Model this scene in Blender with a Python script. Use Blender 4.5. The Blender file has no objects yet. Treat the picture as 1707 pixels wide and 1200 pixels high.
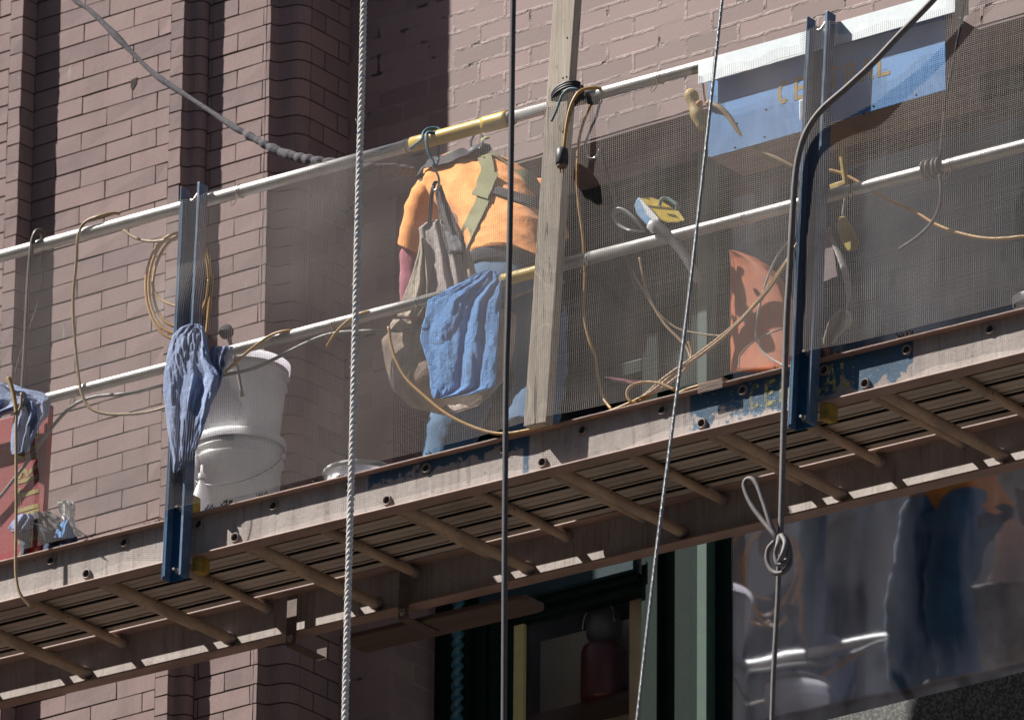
import bpy, math, random
import numpy as np
from mathutils import Vector, Matrix, noise
random.seed(7)
sc = bpy.context.scene
col = sc.collection
R = math.radians
# ------------------------------------------------------------------ camera
A_, P_, RO, F_ = -.65115, .38682, .00966, 15708.6
TAU = .02102                                    # the platform hangs a little off level
d = Vector((math.sin(A_)*math.cos(P_), math.cos(A_)*math.cos(P_), math.sin(P_)))
r0 = Vector((math.cos(A_), -math.sin(A_), 0)); u0 = r0.cross(d)
rt = math.cos(RO)*r0 + math.sin(RO)*u0; up = -math.sin(RO)*r0 + math.cos(RO)*u0
CAM = Vector((1.84522, 0, .25617)) - d*29.28333
cd = bpy.data.cameras.new("camera"); cam = bpy.data.objects.new("camera", cd); col.objects.link(cam)
M = Matrix((rt, up, -d)).transposed().to_4x4(); M.translation = CAM
cam.matrix_world = M
cd.lens = F_/1707*36; cd.sensor_width = 36; cd.clip_start = .5; cd.clip_end = 4000
sc.camera = cam
cd.dof.use_dof = True; cd.dof.focus_distance = 29.4; cd.dof.aperture_fstop = 7.1

def at(px, py, Y):
    """world point on the vertical plane y=Y seen at photograph position px,py"""
    v = d + rt*((px-853.5)/F_) + up*((600-py)/F_)
    return CAM + v*((Y-CAM.y)/v.y)
CT, ST = math.cos(TAU), math.sin(TAU)
def L(x, y, z): return Vector((CT*x+ST*z, y, -ST*x+CT*z))       # platform frame to world
def loc(w): return Vector((CT*w[0]-ST*w[2], w[1], ST*w[0]+CT*w[2]))
def I(x, y, z): return Vector((x, y, z))

# ------------------------------------------------------------------ mesh builder
def catmull(p, n):
    p = [Vector(q) for q in p]
    if len(p) < 3: 
        return [p[0].lerp(p[1], i/n) for i in range(n+1)]
    out = []
    for i in range(len(p)-1):
        a = p[i-1] if i else p[0]*2-p[1]; b = p[i]; c = p[i+1]; e = p[i+2] if i+2 < len(p) else p[i+1]*2-p[i]
        for k in range(n):
            t = k/n
            out.append(.5*((2*b)+(c-a)*t+(2*a-5*b+4*c-e)*t*t+(3*b-a-3*c+e)*t**3))
    out.append(p[-1]); return out

class MB:
    def __init__(s): s.v = []; s.f = []; s.t = []; s.sm = []
    def face(s, idx, tone=.5, sm=False): s.f.append(idx); s.t.append(tone); s.sm.append(sm)
    def box(s, x0, x1, y0, y1, z0, z1, f=I, tone=.5, jit=0):
        b = len(s.v)
        for x in (x0, x1):
            for y in (y0, y1):
                for z in (z0, z1):
                    q = f(x, y, z)
                    if jit: q = q+Vector([random.uniform(-jit, jit) for _ in range(3)])
                    s.v.append(q)
        for q in ((0,1,3,2),(4,6,7,5),(0,4,5,1),(2,3,7,6),(0,2,6,4),(1,5,7,3)): s.face([b+i for i in q], tone)
        return s
    def prism(s, prof, a, b_, f, tone=.5, sm=False):
        """profile points (p,q) swept; f(p,q,t) with t=a..b_"""
        b = len(s.v); n = len(prof)
        for t in (a, b_):
            for p, q in prof: s.v.append(f(p, q, t))
        for i in range(n):
            j = (i+1) % n; s.face([b+i, b+j, b+n+j, b+n+i], tone, sm)
        s.face([b+i for i in range(n)][::-1], tone); s.face([b+n+i for i in range(n)], tone)
        return s
    def tube(s, pts, r, n=10, sub=6, raw=False, cap=True, tone=.5, flat=1.0, tw=0):
        p = pts if raw else catmull(pts, sub)
        m = len(p); b = len(s.v)
        t = (p[1]-p[0]).normalized()
        nrm = t.orthogonal().normalized()
        for i in range(m):
            t2 = (p[min(i+1, m-1)]-p[max(i-1, 0)]).normalized()
            nrm = (nrm-t2*nrm.dot(t2)).normalized(); bn = t2.cross(nrm)
            rr = r(i/(m-1)) if callable(r) else r
            for k in range(n):
                a = 2*math.pi*k/n+tw*i
                s.v.append(p[i]+nrm*math.cos(a)*rr+bn*math.sin(a)*rr*flat)
        for i in range(m-1):
            for k in range(n):
                k2 = (k+1) % n
                s.face([b+i*n+k, b+i*n+k2, b+(i+1)*n+k2, b+(i+1)*n+k], tone, True)
        if cap:
            s.face([b+k for k in range(n)][::-1], tone); s.face([b+(m-1)*n+k for k in range(n)], tone)
        return s
    def lathe(s, c, prof, axis=(0,0,1), n=32, tone=.5, sm=True, cap0=False, cap1=False, sq=(1,1)):
        """profile (r,h) turned round axis through c"""
        ax = Vector(axis).normalized(); x = ax.orthogonal().normalized()
        if abs(ax.z) > .99: x = Vector((1,0,0))
        y = ax.cross(x); c = Vector(c); b = len(s.v); m = len(prof)
        for r, h in prof:
            for k in range(n):
                a = 2*math.pi*k/n
                s.v.append(c+ax*h+x*math.cos(a)*r*sq[0]+y*math.sin(a)*r*sq[1])
        for i in range(m-1):
            for k in range(n):
                k2 = (k+1) % n; s.face([b+i*n+k, b+i*n+k2, b+(i+1)*n+k2, b+(i+1)*n+k], tone, sm)
        if cap0: s.face([b+k for k in range(n)][::-1], tone)
        if cap1: s.face([b+(m-1)*n+k for k in range(n)], tone)
        return s
    def rings(s, rings, tone=.5, sm=True, cap=True):
        b = len(s.v); n = len(rings[0]); m = len(rings)
        for rg in rings: s.v += [Vector(q) for q in rg]
        for i in range(m-1):
            for k in range(n):
                k2 = (k+1) % n; s.face([b+i*n+k, b+i*n+k2, b+(i+1)*n+k2, b+(i+1)*n+k], tone, sm)
        if cap:
            s.face([b+k for k in range(n)][::-1], tone, sm); s.face([b+(m-1)*n+k for k in range(n)], tone, sm)
        return s
    def build(s, name, mat, parent=None, base=None):
        me = bpy.data.meshes.new(name)
        me.from_pydata([tuple(q) for q in s.v], [], s.f)
        me.polygons.foreach_set("use_smooth", s.sm)
        at_ = me.attributes.new("tone", 'FLOAT', 'FACE'); at_.data.foreach_set("value", s.t)
        me.materials.append(mat); me.update()
        o = bpy.data.objects.new(name, me); col.objects.link(o)
        if parent is not None:
            o.parent = parent
            o.matrix_parent_inverse = Matrix.Translation(-ORG[parent.name])
            ORG[o.name] = ORG[parent.name] if False else Vector((0,0,0))
        else: ORG[o.name] = Vector((0,0,0))
        return o
ORG = {}
def bevel(o, w=.002, seg=2):
    m = o.modifiers.new("bevel", 'BEVEL'); m.width = w; m.segments = seg; m.limit_method = 'ANGLE'; m.angle_limit = R(40); m.harden_normals = False
    return o
def thing(name, label, cat, base=(0,0,0), group=None):
    o = bpy.data.objects.new(name, None); col.objects.link(o); o.location = base; o.empty_display_size = .1
    ORG[o.name] = Vector(base); o['label'] = label; o['category'] = cat
    if group: o['group'] = group
    return o
def tag(o, label, cat, group=None):
    o['label'] = label; o['category'] = cat
    if group: o['group'] = group
    return o
def structure(o, label=None, cat=None):
    o['kind'] = 'structure'
    if label: tag(o, label, cat)
    return o

# ------------------------------------------------------------------ materials
class NT:
    def __init__(s, name):
        s.m = bpy.data.materials.new(name); s.m.use_nodes = True; s.t = s.m.node_tree; s.n = s.t.nodes; s.l = s.t.links
        s.b = s.n["Principled BSDF"]; s.co = s.n.new("ShaderNodeTexCoord").outputs["Object"]
    def new(s, t, **k):
        q = s.n.new(t)
        for a, b in k.items():
            if hasattr(q, a): setattr(q, a, b)
        return q
    def link(s, a, b): s.l.new(a, b)
    def mapping(s, sx, sy, sz, rot=(0,0,0)):
        q = s.new("ShaderNodeMapping"); q.inputs["Scale"].default_value = (sx, sy, sz); q.inputs["Rotation"].default_value = rot
        s.link(s.co, q.inputs["Vector"]); return q.outputs[0]
    def noise(s, scale, vec=None, detail=5, rough=.6, dist=0):
        q = s.new("ShaderNodeTexNoise"); q.inputs["Scale"].default_value = scale; q.inputs["Detail"].default_value = detail
        q.inputs["Roughness"].default_value = rough; q.inputs["Distortion"].default_value = dist
        s.link(vec if vec else s.co, q.inputs["Vector"]); return q.outputs["Fac"]
    def ramp(s, fac, a, b, ca=(0,0,0), cb=(1,1,1)):
        q = s.new("ShaderNodeValToRGB"); e = q.color_ramp.elements
        e[0].position = a; e[1].position = b; e[0].color = (*ca, 1) if len(ca) == 3 else ca; e[1].color = (*cb, 1)
        s.link(fac, q.inputs[0]); return q.outputs[0]
    def mix(s, fac, a, b, mode='MIX'):
        q = s.new("ShaderNodeMix", data_type='RGBA', blend_type=mode)
        for sock, v in ((q.inputs[0], fac), (q.inputs[6], a), (q.inputs[7], b)):
            if hasattr(v, 'links'): s.link(v, sock)
            else: sock.default_value = v if not isinstance(v, tuple) else (*v, 1)
        return q.outputs[2]
    def math(s, op, a, b=0, c=0, clamp=False):
        q = s.new("ShaderNodeMath", operation=op, use_clamp=clamp)
        for i, v in enumerate((a, b, c)):
            if hasattr(v, 'links'): s.link(v, q.inputs[i])
            else: q.inputs[i].default_value = v
        return q.outputs[0]
    def bump(s, h, strength=.4, dist=.01):
        q = s.new("ShaderNodeBump"); q.inputs["Strength"].default_value = strength; q.inputs["Distance"].default_value = dist
        s.link(h, q.inputs["Height"])
        s.link(q.outputs[0], s.b.inputs["Normal"]); return q
    def tone(s):
        q = s.new("ShaderNodeAttribute"); q.attribute_name = "tone"; return q.outputs["Fac"]
    def setc(s, c):
        if hasattr(c, 'links'): s.link(c, s.b.inputs["Base Color"])
        else: s.b.inputs["Base Color"].default_value = (*c, 1)
    def rough(s, v, metal=0):
        if hasattr(v, 'links'): s.link(v, s.b.inputs["Roughness"])
        else: s.b.inputs["Roughness"].default_value = v
        s.b.inputs["Metallic"].default_value = metal
def simple(name, c, c2=None, rough=.6, metal=0, scale=30, bump=0, bs=80, stretch=None, spec=.5):
    n = NT(name); v = n.mapping(*stretch) if stretch else None
    if c2: n.setc(n.ramp(n.noise(scale, v), .35, .7, c, c2))
    else: n.setc(c)
    n.rough(rough, metal); n.b.inputs["Specular IOR Level"].default_value = spec
    if bump: n.bump(n.noise(bs, v), bump, .003)
    return n.m

def brick_mat(name, a, b, stain=(.10,.08,.08)):
    n = NT(name)
    c = n.mix(n.tone(), a, b)
    c = n.mix(n.ramp(n.noise(9, None, 6), .35, .75), c, tuple(x*.90 for x in a))
    # vertical rain streaks and pale salts
    st = n.ramp(n.noise(1, n.mapping(9, 9, .8), 4), .5, .7)
    c = n.mix(n.math('MULTIPLY', st, .22), c, stain)
    sal = n.ramp(n.noise(1, n.mapping(30, 30, 6), 6), .67, .74)
    c = n.mix(n.math('MULTIPLY', sal, .35), c, (.5,.46,.45))
    sp = n.ramp(n.noise(260, None, 2), .3, .5, (.0,.0,.0), (1,1,1))
    c = n.mix(n.math('MULTIPLY', n.math('SUBTRACT', 1, sp), .35), c, (.09,.07,.07))
    n.setc(c); n.rough(.85); n.bump(n.noise(170, n.mapping(1, 1, .35), 6), .35, .003)
    return n.m
BRA, BRB = (.350,.242,.230), (.215,.160,.160)
m_brick = brick_mat("pressed_brick", BRA, BRB)
m_joint = simple("dark_joint", (.035,.028,.026), (.06,.045,.04), .95, scale=60)
def painted_brick():
    n = NT("painted_brick")
    sep = n.new("ShaderNodeSeparateXYZ"); n.link(n.co, sep.inputs[0])
    w = n.noise(7, None, 3); w2 = n.noise(40, None, 3)
    z = n.math('ADD', sep.outputs[2], n.math('MULTIPLY', n.math('SUBTRACT', w, .5), .012))
    z = n.math('ADD', z, n.math('MULTIPLY', n.math('SUBTRACT', w2, .5), .006))
    x = n.math('ADD', n.math('ADD', sep.outputs[0], sep.outputs[1]), n.math('MULTIPLY', n.math('SUBTRACT', w2, .5), .010))
    cb = n.new("ShaderNodeCombineXYZ")
    p0 = at(960+360/6.828, 485/6.828, 1.33)
    n.link(n.math('SUBTRACT', x, p0.x+1.33), cb.inputs[0]); n.link(n.math('SUBTRACT', z, p0.z), cb.inputs[1])
    br = n.new("ShaderNodeTexBrick"); n.link(cb.outputs[0], br.inputs["Vector"])
    for k, v in (("Scale",1),("Mortar Size",.0065),("Mortar Smooth",.35),("Brick Width",.2145),("Row Height",.0677),("Bias",0)): br.inputs[k].default_value = v
    br.offset = .5
    br.inputs["Color1"].default_value = (*BRA, 1); br.inputs["Color2"].default_value = (.25,.18,.172,1); br.inputs["Mortar"].default_value = (.29,.212,.20,1)
    mo = br.outputs["Fac"]
    msk = n.ramp(n.noise(14, None, 4), .42, .6)
    c = n.mix(n.math('MULTIPLY', n.math('MULTIPLY', mo, msk), .55), br.outputs["Color"], (.38,.30,.275))
    crk = n.ramp(n.noise(11, None, 3), .60, .68)
    c = n.mix(n.math('MULTIPLY', n.math('MULTIPLY', mo, crk), .9), c, (.05,.035,.03))
    c = n.mix(n.math('MULTIPLY', n.ramp(n.noise(4, None, 6), .45, .7), .35), c, (.26,.185,.172))
    n.setc(c); n.rough(.7)
    h = n.math('ADD', n.math('MULTIPLY', mo, n.math('SUBTRACT', msk, n.math('MULTIPLY', crk, 2))), n.math('MULTIPLY', n.noise(60, None, 5), .22))
    n.bump(h, .55, .004); return n.m
m_pbrick = painted_brick()
m_soffit = simple("painted_concrete", (.30,.22,.205), (.22,.165,.155), .8, scale=8, bump=.2)

# ------------------------------------------------------------------ building
YA, YB, YC, YD, YG = .885, .95, 1.02, 1.33, 1.63
ZT, ZB = 4.2, -2.2
bld = thing("brick_building", "brown brick building with stepped pilasters and recessed green windows behind the platform", "building", (0,1.4,-2.2))
CH = .0677
def rows(z0): 
    k0 = int(math.floor((z0-ZT)/CH)); k1 = int(math.ceil((z0-ZB)/CH))
    return [(k, z0-k*CH) for k in range(k0, k1)]
g = .0026                                        # half joint
def brick_front(mb, x0, x1, Y, xj, z0, bw=.2205, depth=.05, chip=True):
    for k, zt in rows(z0):
        off = 0 if k % 2 == 0 else bw/2
        n0 = math.floor((x0-xj-off)/bw)
        x = xj+off+n0*bw
        while x < x1:
            a, b = max(x, x0), min(x+bw, x1)
            if b-a > .012:
                j = random.uniform(-.0012, .0012)
                mb.box(a+g*.8, b-(g*.8 if b < x1 else 0), Y+j*.6, Y+depth, zt-CH+g*random.uniform(.7,1.5), zt-g*random.uniform(.7,1.4), tone=random.random()**1.5, jit=.0011)
            x += bw
# A
pA = at(40, 0, YA); pA0 = at(19, 0, YA)
j0 = at(98.8, 83.48, YB)
zA = at(18, 24.6, YA).z
mb = MB(); brick_front(mb, -4.2, pA0.x, YA, -1.17, zA)
# rounded corner strip of moulded bricks, then the return
def moulded(mb, x0, Y0, prof, z0, tone_j=None, cuts=()):
    """prof: plan points (dx,dy) of the exposed line, starting at the corner; each course one moulded brick per cut"""
    cuts = [0]+list(cuts)+[len(prof)-1]
    for k, zt in rows(z0):
        for ci in range(len(cuts)-1):
            seg = prof[cuts[ci]:cuts[ci+1]+1]
            if ci and k % 2: seg = seg
            jx = random.uniform(-.0012, .0012)
            pts = [(x0+a+jx, Y0+b) for a, b in seg]
            back = [(x0-.06+seg[-1][0], Y0+seg[-1][1]), (x0-.06+seg[0][0], Y0+seg[0][1])] if ci else [(x0-.1, Y0+seg[-1][1]), (x0-.1, Y0+.02)]
            poly = pts+back
            mb.prism(poly, zt-CH+g, zt-g, lambda p, q, t: Vector((p, q, t)), tone=random.random()**1.3)
def strip(mb, xa, xb, Y, z0):
    for k, zt in rows(z0):
        e = random.uniform(-.004, .0015) if random.random() < .5 else 0
        mb.box(xa+.003, xb+e, Y-.002, Y+.04, zt-CH+g, zt-g, tone=random.random()*.7+.3, jit=.001)
zAs = at(22, 33, YA).z
strip(mb, pA0.x, pA.x, YA, zAs)
xAr = at(60, 0, YB).x
moulded(mb, pA.x-.0005, YA, [(0,.003),(.003,.03),(.006,.066)], zAs)
# B
pB0 = at(286.5, 0, YB); pB = at(307.6, 0, YB)
brick_front(mb, pA.x+.006, pB0.x, YB, j0.x, j0.z)
zBs = at(289, 37, YB).z
strip(mb, pB0.x, pB.x, YB, zBs)
profB = [(0,.003),(.003,.018),(.008,.024),(.018,.028),(.032,.030),(.043,.035),(.050,.044),(.053,.056),(.053,.071)]
moulded(mb, pB.x-.0005, YB, profB, zBs)
# C
pC = at(452, 0, YC)
jc = at(397, 56, YC)
brick_front(mb, pB.x+.053, pC.x-.018, YC, jc.x, jc.z)
for k, zt in rows(jc.z):                         # narrow queen closers at the corner
    e = random.uniform(-.003, .001)
    mb.box(pC.x-.018+g, pC.x+e, YC, YC+.04, zt-CH+g, zt-g, tone=random.random(), jit=.0008)
profC = [(0,.003),(.003,.02),(.010,.032),(.022,.038),(.042,.042),(.062,.045),(.078,.052),(.088,.064),(.094,.08),(.097,.10)]
moulded(mb, pC.x-.0005, YC, profC, jc.z-CH*0)
xR = pC.x+.097
for k, zt in rows(jc.z):                         # plain return to the inner corner
    cut = .10+(.075 if k % 2 else .15)
    for a, b in ((.10, cut), (cut, .31)):
        mb.box(xR-.05, xR+random.uniform(-.001,.001), YC+a+g, YC+b-g, zt-CH+g, zt-g, tone=random.random())
w_ = mb.build("pilaster_brickwork", m_brick, bld)
hb = MB()                                        # flat dark patch standing for the shaded hole of a broken brick corner
hb.prism([(.0,.0),(.026,.004),(.024,-.018),(.012,-.034),(.004,-.040),(-.002,-.02)], YB-.0016, YB+.002, lambda p, q, t: Vector((at(219,134,YB).x+p, t, at(219,134,YB).z+q)))
hb.build("chip_hole_shade", m_joint, bld)
# backing mortar a few mm behind the faces
mb = MB()
rec = .0035
mb.box(-4.2, pA.x-.004, YA+rec+.003, YA+.3, ZB, ZT)
mb.box(pA.x-.003, pB.x-.004, YB+rec, YB+.4, ZB, ZT)
mb.box(pB.x-.003, pC.x-.004, YC+rec, YC+.5, ZB, ZT)
mb.prism([(pC.x-.01+a-.004, YC+b) for a, b in profC]+[(pC.x+.097-.0045, YD-.001), (pC.x-.2, YD-.001)], ZB, ZT, lambda p, q, t: Vector((p, q, t)))
mb.prism([(pB.x-.004+a-.0035, YB+b) for a, b in profB]+[(pB.x-.2, YC+.002)], ZB, ZT, lambda p, q, t: Vector((p, q, t)))
mb.build("mortar", m_joint, bld)
# D : bay wall with the opening
XJ, ZH = .336, 1.650
x0 = xR
mb = MB()
mb.box(x0-.02, XJ, YD, YG+.08, ZB, ZH-.0005)
mb.box(x0-.02, 6.5, YD, YG+.08, ZH, ZT)
mb.build("bay_brickwork", m_pbrick, bld)
mb = MB(); mb.box(XJ-.004, 6.5, YD+.0025, YG+.06, ZH-.012, ZH-.0008); mb.build("lintel_soffit", m_soffit, bld)

# ---- window frames
m_green = simple("green_frame_paint", (.003,.014,.010), (.005,.021,.015), .5, scale=20, bump=.1, spec=.12)  # darkened strongly so the paint carries the shade on the mullion
m_teal = simple("weathered_teal_paint", (.018,.045,.055), (.012,.03,.038), .5, scale=16, bump=.15, spec=.2)
m_lite = simple("sunlit_green_paint", (.04,.095,.07), (.03,.075,.055), .5, scale=20)  # sunlight on the mullion's narrow edge, put into a lighter green
m_cream = simple("yellow_trim_paint", (.75,.66,.28), (.65,.57,.24), .6, scale=14)
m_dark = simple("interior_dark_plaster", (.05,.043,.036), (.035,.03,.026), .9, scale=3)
def glass_mat(name, tint, refl, rough=.03):
    n = NT(name)
    tr = n.new("ShaderNodeBsdfTransparent"); tr.inputs[0].default_value = (*tint, 1)
    gl = n.new("ShaderNodeBsdfGlossy"); gl.inputs["Roughness"].default_value = rough; gl.inputs[0].default_value = (.9,.93,1,1)
    bp = n.new("ShaderNodeBump"); bp.inputs["Strength"].default_value = .12; bp.inputs["Distance"].default_value = .01
    n.link(n.noise(2.5, None, 2), bp.inputs["Height"]); n.link(bp.outputs[0], gl.inputs["Normal"])
    di = n.new("ShaderNodeBsdfDiffuse"); di.inputs[0].default_value = (.50,.49,.58,1)      # pane dust, patched so it also stands for mottled reflected light
    mx = n.new("ShaderNodeMixShader"); mx.inputs[0].default_value = refl
    n.link(tr.outputs[0], mx.inputs[1]); n.link(gl.outputs[0], mx.inputs[2])
    mx2 = n.new("ShaderNodeMixShader"); n.link(n.math('MULTIPLY', n.ramp(n.noise(1, n.mapping(3.2, 3.2, .9), 5), .42, .62), .06), mx2.inputs[0])
    n.link(mx.outputs[0], mx2.inputs[1]); n.link(di.outputs[0], mx2.inputs[2])
    n.link(mx2.outputs[0], n.n["Material Output"].inputs[0]); return n.m
m_glass = glass_mat("window_glass", (.75,.8,.82), .44)
m_glass2 = glass_mat("shaded_window_glass", (.95,.95,.93), .014)
def xat(px, Y=YG, py=1100): return at(px, py, Y).x
win = thing("left_sash_window", "tall narrow sash window with dark teal frame and yellow trim left of the green mullion", "window", (.9,YG,-2.2))
win.name = "sash_window"; ORG[win.name] = ORG.get("left_sash_window", Vector((.9,YG,-2.2)))
# The frames belong to the building, the windows are parts of it
bpy.data.objects.remove(win)
def sub(name, mat, mb, parent): return mb.build(name, mat, parent)
xs0, xs1 = xat(851), xat(1068)
zt1 = at(851, 1040, YG).z                        # top of lower pane
f = MB()
f.box(XJ+.002, xs0-.14, YG-.06, YG+.05, ZB, ZH-.014)           # boxed jamb
f.box(xs0-.14, xs0-.085, YG-.03, YG+.05, ZB, ZH-.014)
f.box(xs0-.085, xs0-.045, YG-.012, YG+.05, ZB, ZH-.014)
f.box(xs0-.045, xs0-.0, YG+.01, YG+.06, ZB, ZH-.014)
f.box(xs1, xat(1080)+.0, YG+.0, YG+.06, ZB, ZH-.014)
f.box(xs0, xs1, YG+.005, YG+.06, zt1, zt1+.035)
f.box(xs0, xs1, YG-.02, YG+.06, zt1+.035, zt1+.06)
f.box(xs0, xs1, YG+.005, YG+.06, ZH-.09, ZH-.014)
f.box(xs0, xs1, YG+.0, YG+.06, .92, .97)
wl = f.build("sash_window", m_green, bld); wl['label'] = "narrow dark green sash window beside the twisted column"
bevel(wl, .004)
MB().box(xs0-.10, xs1+.0, YG-.045, YG-.021, zt1+.062, zt1+.135).build("transom", m_teal, wl)
MB().box(xs0+.002, xs1-.002, YG+.03, YG+.034, ZB, zt1-.002).build("pane", m_glass2, wl)
MB().box(xs0+.002, xs1-.002, YG+.03, YG+.034, zt1+.062, .918).build("pane", m_glass2, wl)
MB().box(xs0+.002, xs1-.002, YG+.03, YG+.034, .972, ZH-.092).build("pane", m_glass2, wl)
MB().box(xs0+.004, xs0+.044, YG+.012, YG+.028, ZB, zt1-.004).build("yellow_trim", m_cream, wl)
m_tan = simple("yellowed_blind", (.62,.48,.28), (.48,.36,.20), .8, scale=10)
MB().box(xat(1034), xs1-.004, YG+.05, YG+.07, ZB, zt1-.004).build("blind", m_tan, wl)
MB().box(xs0-.02, xs1+.02, YG+.19, YG+.20, ZB, zt1).build("added_backing", simple("added_tan_board", (.60,.52,.38), (.50,.43,.31), .9, scale=5), wl)  # board added to brighten the dark interior behind the pane
# twisted column
mbt = MB(); cx, cyy = at(763, 1100, YG-.09).x, YG-.09
rg = []; zz = ZB
while zz < ZH-.02:
    rg.append([(cx+(.017+.006*math.cos(2*(a-zz*2*math.pi/.074)))*math.cos(a), cyy+(.017+.006*math.cos(2*(a-zz*2*math.pi/.074)))*math.sin(a), zz) for a in [2*math.pi*k/16 for k in range(16)]])
    zz += .0062
mbt.rings(rg); tc = mbt.build("twisted_column", simple("glossy_teal_paint", (.05,.17,.20), (.03,.11,.135), .18, scale=20), wl)
# wide mullion
mb = MB()
xm0, xm1, xm2, xm3 = xat(1081), xat(1172), xat(1188), xat(1209)
mb.box(xm0+.001, xm0+.05, YG-.02, YG+.06, ZB, ZH-.014)
mb.box(xm0+.05, xm1-.03, YG+.01, YG+.06, ZB, ZH-.014)
mb.box(xm1-.03, xm1-.001, YG-.03, YG+.06, ZB, ZH-.014)
mb.box(xm2, xm3, YG+.015, YG+.06, ZB, ZH-.014)
mu = mb.build("mullion", m_green, bld); bevel(mu, .003)
MB().box(xm1, xm2-.001, YG-.034, YG+.03, ZB, ZH-.016).build("lit_edge", m_lite, mu)
# big pane with sill
zs = at(1707, 1119, YG-.16).z-.02
mb = MB()
mb.box(xm3+.001, 6.5, YG+.0, YG+.06, ZH-.08, ZH-.014)
mb.box(5.2, 5.3, YG, YG+.06, zs+.02, ZH-.08)
big = mb.build("picture_window", m_green, bld); big['label'] = "wide plate glass window right of the green mullion"
MB().box(xm3+.002, 5.2, YG+.03, YG+.036, zs+.02, ZH-.082).build("pane", m_glass, big)
n = NT("speckled_granite"); 
n.setc(n.mix(n.ramp(n.noise(120, None, 3), .45, .6), (.035,.036,.034), (.16,.16,.145))); n.rough(.6); n.bump(n.noise(150), .3, .003)
MB().box(xm3+.002, 6.5, YG-.16, YG+.07, ZB, zs+.02).build("stone_sill", n.m, big)
# interior room
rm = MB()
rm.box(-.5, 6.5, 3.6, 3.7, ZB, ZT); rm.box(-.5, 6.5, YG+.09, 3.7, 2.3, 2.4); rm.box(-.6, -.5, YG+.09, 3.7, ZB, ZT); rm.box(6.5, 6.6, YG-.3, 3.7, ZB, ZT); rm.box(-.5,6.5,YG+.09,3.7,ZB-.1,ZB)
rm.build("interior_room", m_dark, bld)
# solid shape added to stand for a red reflection in the narrow window
jg = thing("red_reflection_shape", "added jug-like shape standing in for a dark red reflection in the narrow window", "reflection", tuple(at(1010,1180,1.74)))
cj = at(1006, 1170, 1.745)
m_rj = simple("dark_red_reflection", (.11,.018,.02), (.07,.012,.015), .35)
MB().lathe(cj, [(.0,0),(.07,0),(.076,.01),(.076,.17),(.07,.19),(.04,.21)], n=28).build("reflection_body", m_rj, jg)
MB().lathe(cj, [(.04,.205),(.058,.23),(.062,.28),(.052,.31),(.0,.315)], n=28).build("reflection_shoulder", simple("pale_reflection", (.10,.10,.115), None, .3), jg)
MB().tube([cj+Vector((math.cos(a)*.065, -.03, .26+math.sin(a)*.085)) for a in np.linspace(0, math.pi, 9)], .004).build("reflection_ring", simple("bright_reflection", (.6,.6,.62), None, .25, 1), jg)
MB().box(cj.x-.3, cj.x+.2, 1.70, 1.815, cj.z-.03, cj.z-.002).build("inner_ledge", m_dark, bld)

# ------------------------------------------------------------------ suspended platform
plat = thing("suspended_platform", "long weathered aluminium swing stage hanging tilted in front of the brick wall", "scaffold", (0,.35,-.15))
XL, XR_ = -3.0, 6.2
def beam_paint(name, outer):
    n = NT(name)
    base = n.mix(n.ramp(n.noise(10, n.mapping(1,1,.3), 6), .35, .7), (.46,.405,.375), (.32,.265,.24))
    st = n.ramp(n.noise(1, n.mapping(70, 70, 5), 4), .52, .7)
    base = n.mix(n.math('MULTIPLY', st, .5), base, (.17,.12,.105))
    pit = n.ramp(n.noise(75, None, 3), .66, .7); base = n.mix(n.math('MULTIPLY', pit, .7), base, (.08,.05,.045))
    n.rough(.55, .15)
    if outer:
        sep = n.new("ShaderNodeSeparateXYZ"); n.link(n.co, sep.inputs[0])
        xx = n.math('ADD', n.math('MULTIPLY', sep.outputs[0], CT), n.math('MULTIPLY', sep.outputs[2], -ST))
        zz = n.math('ADD', n.math('MULTIPLY', sep.outputs[0], ST), n.math('MULTIPLY', sep.outputs[2], CT))
        def rng(v, a, b, s=.004):
            q = n.new("ShaderNodeMapRange"); q.inputs[1].default_value = a-s; q.inputs[2].default_value = a+s
            q2 = n.new("ShaderNodeMapRange"); q2.inputs[1].default_value = b+s; q2.inputs[2].default_value = b-s
            n.link(v, q.inputs[0]); n.link(v, q2.inputs[0]); return n.math('MULTIPLY', q.outputs[0], q2.outputs[0])
        peel = n.noise(13, None, 6)
        # full blue panel
        a1 = rng(xx, loc(at(1151, 690, 0)).x, loc(at(1524, 590, 0)).x)
        worn = n.math('ADD', peel, n.math('MULTIPLY', zz, 2.6))
        k1 = n.math('MULTIPLY', a1, n.ramp(worn, .26, .31))
        a2 = rng(xx, loc(at(615, 800, 0)).x, loc(at(882, 740, 0)).x)
        worn2 = n.math('ADD', peel, n.math('MULTIPLY', zz, 4.5))
        k2 = n.math('MULTIPLY', a2, n.ramp(worn2, .47, .50))
        a3 = rng(xx, loc(at(874, 740, 0)).x, loc(at(884, 740, 0)).x)
        k = n.math('MAXIMUM', n.math('MAXIMUM', k1, k2), n.math('MULTIPLY', a3, n.ramp(peel, .40, .45)))
        blue = n.mix(n.ramp(n.noise(22, None, 6), .4, .7), (.028,.10,.19), (.06,.105,.15))
        base = n.mix(k, base, blue)
        scr = n.ramp(n.noise(1, n.mapping(60,60,160), 4), .62, .68)
        base = n.mix(n.math('MULTIPLY', n.math('MULTIPLY', scr, a1), .6), base, (.5,.5,.5))
    n.setc(base); n.bump(n.noise(60, None, 6), .25, .003); return n.m
m_beam = beam_paint("weathered_aluminium_web", True)
m_beam2 = beam_paint("weathered_aluminium_plain", False)
m_flange = simple("rusty_flange", (.35,.23,.19), (.24,.155,.13), .6, .1, scale=18, bump=.3, bs=90, stretch=(.4,1,1))
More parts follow.
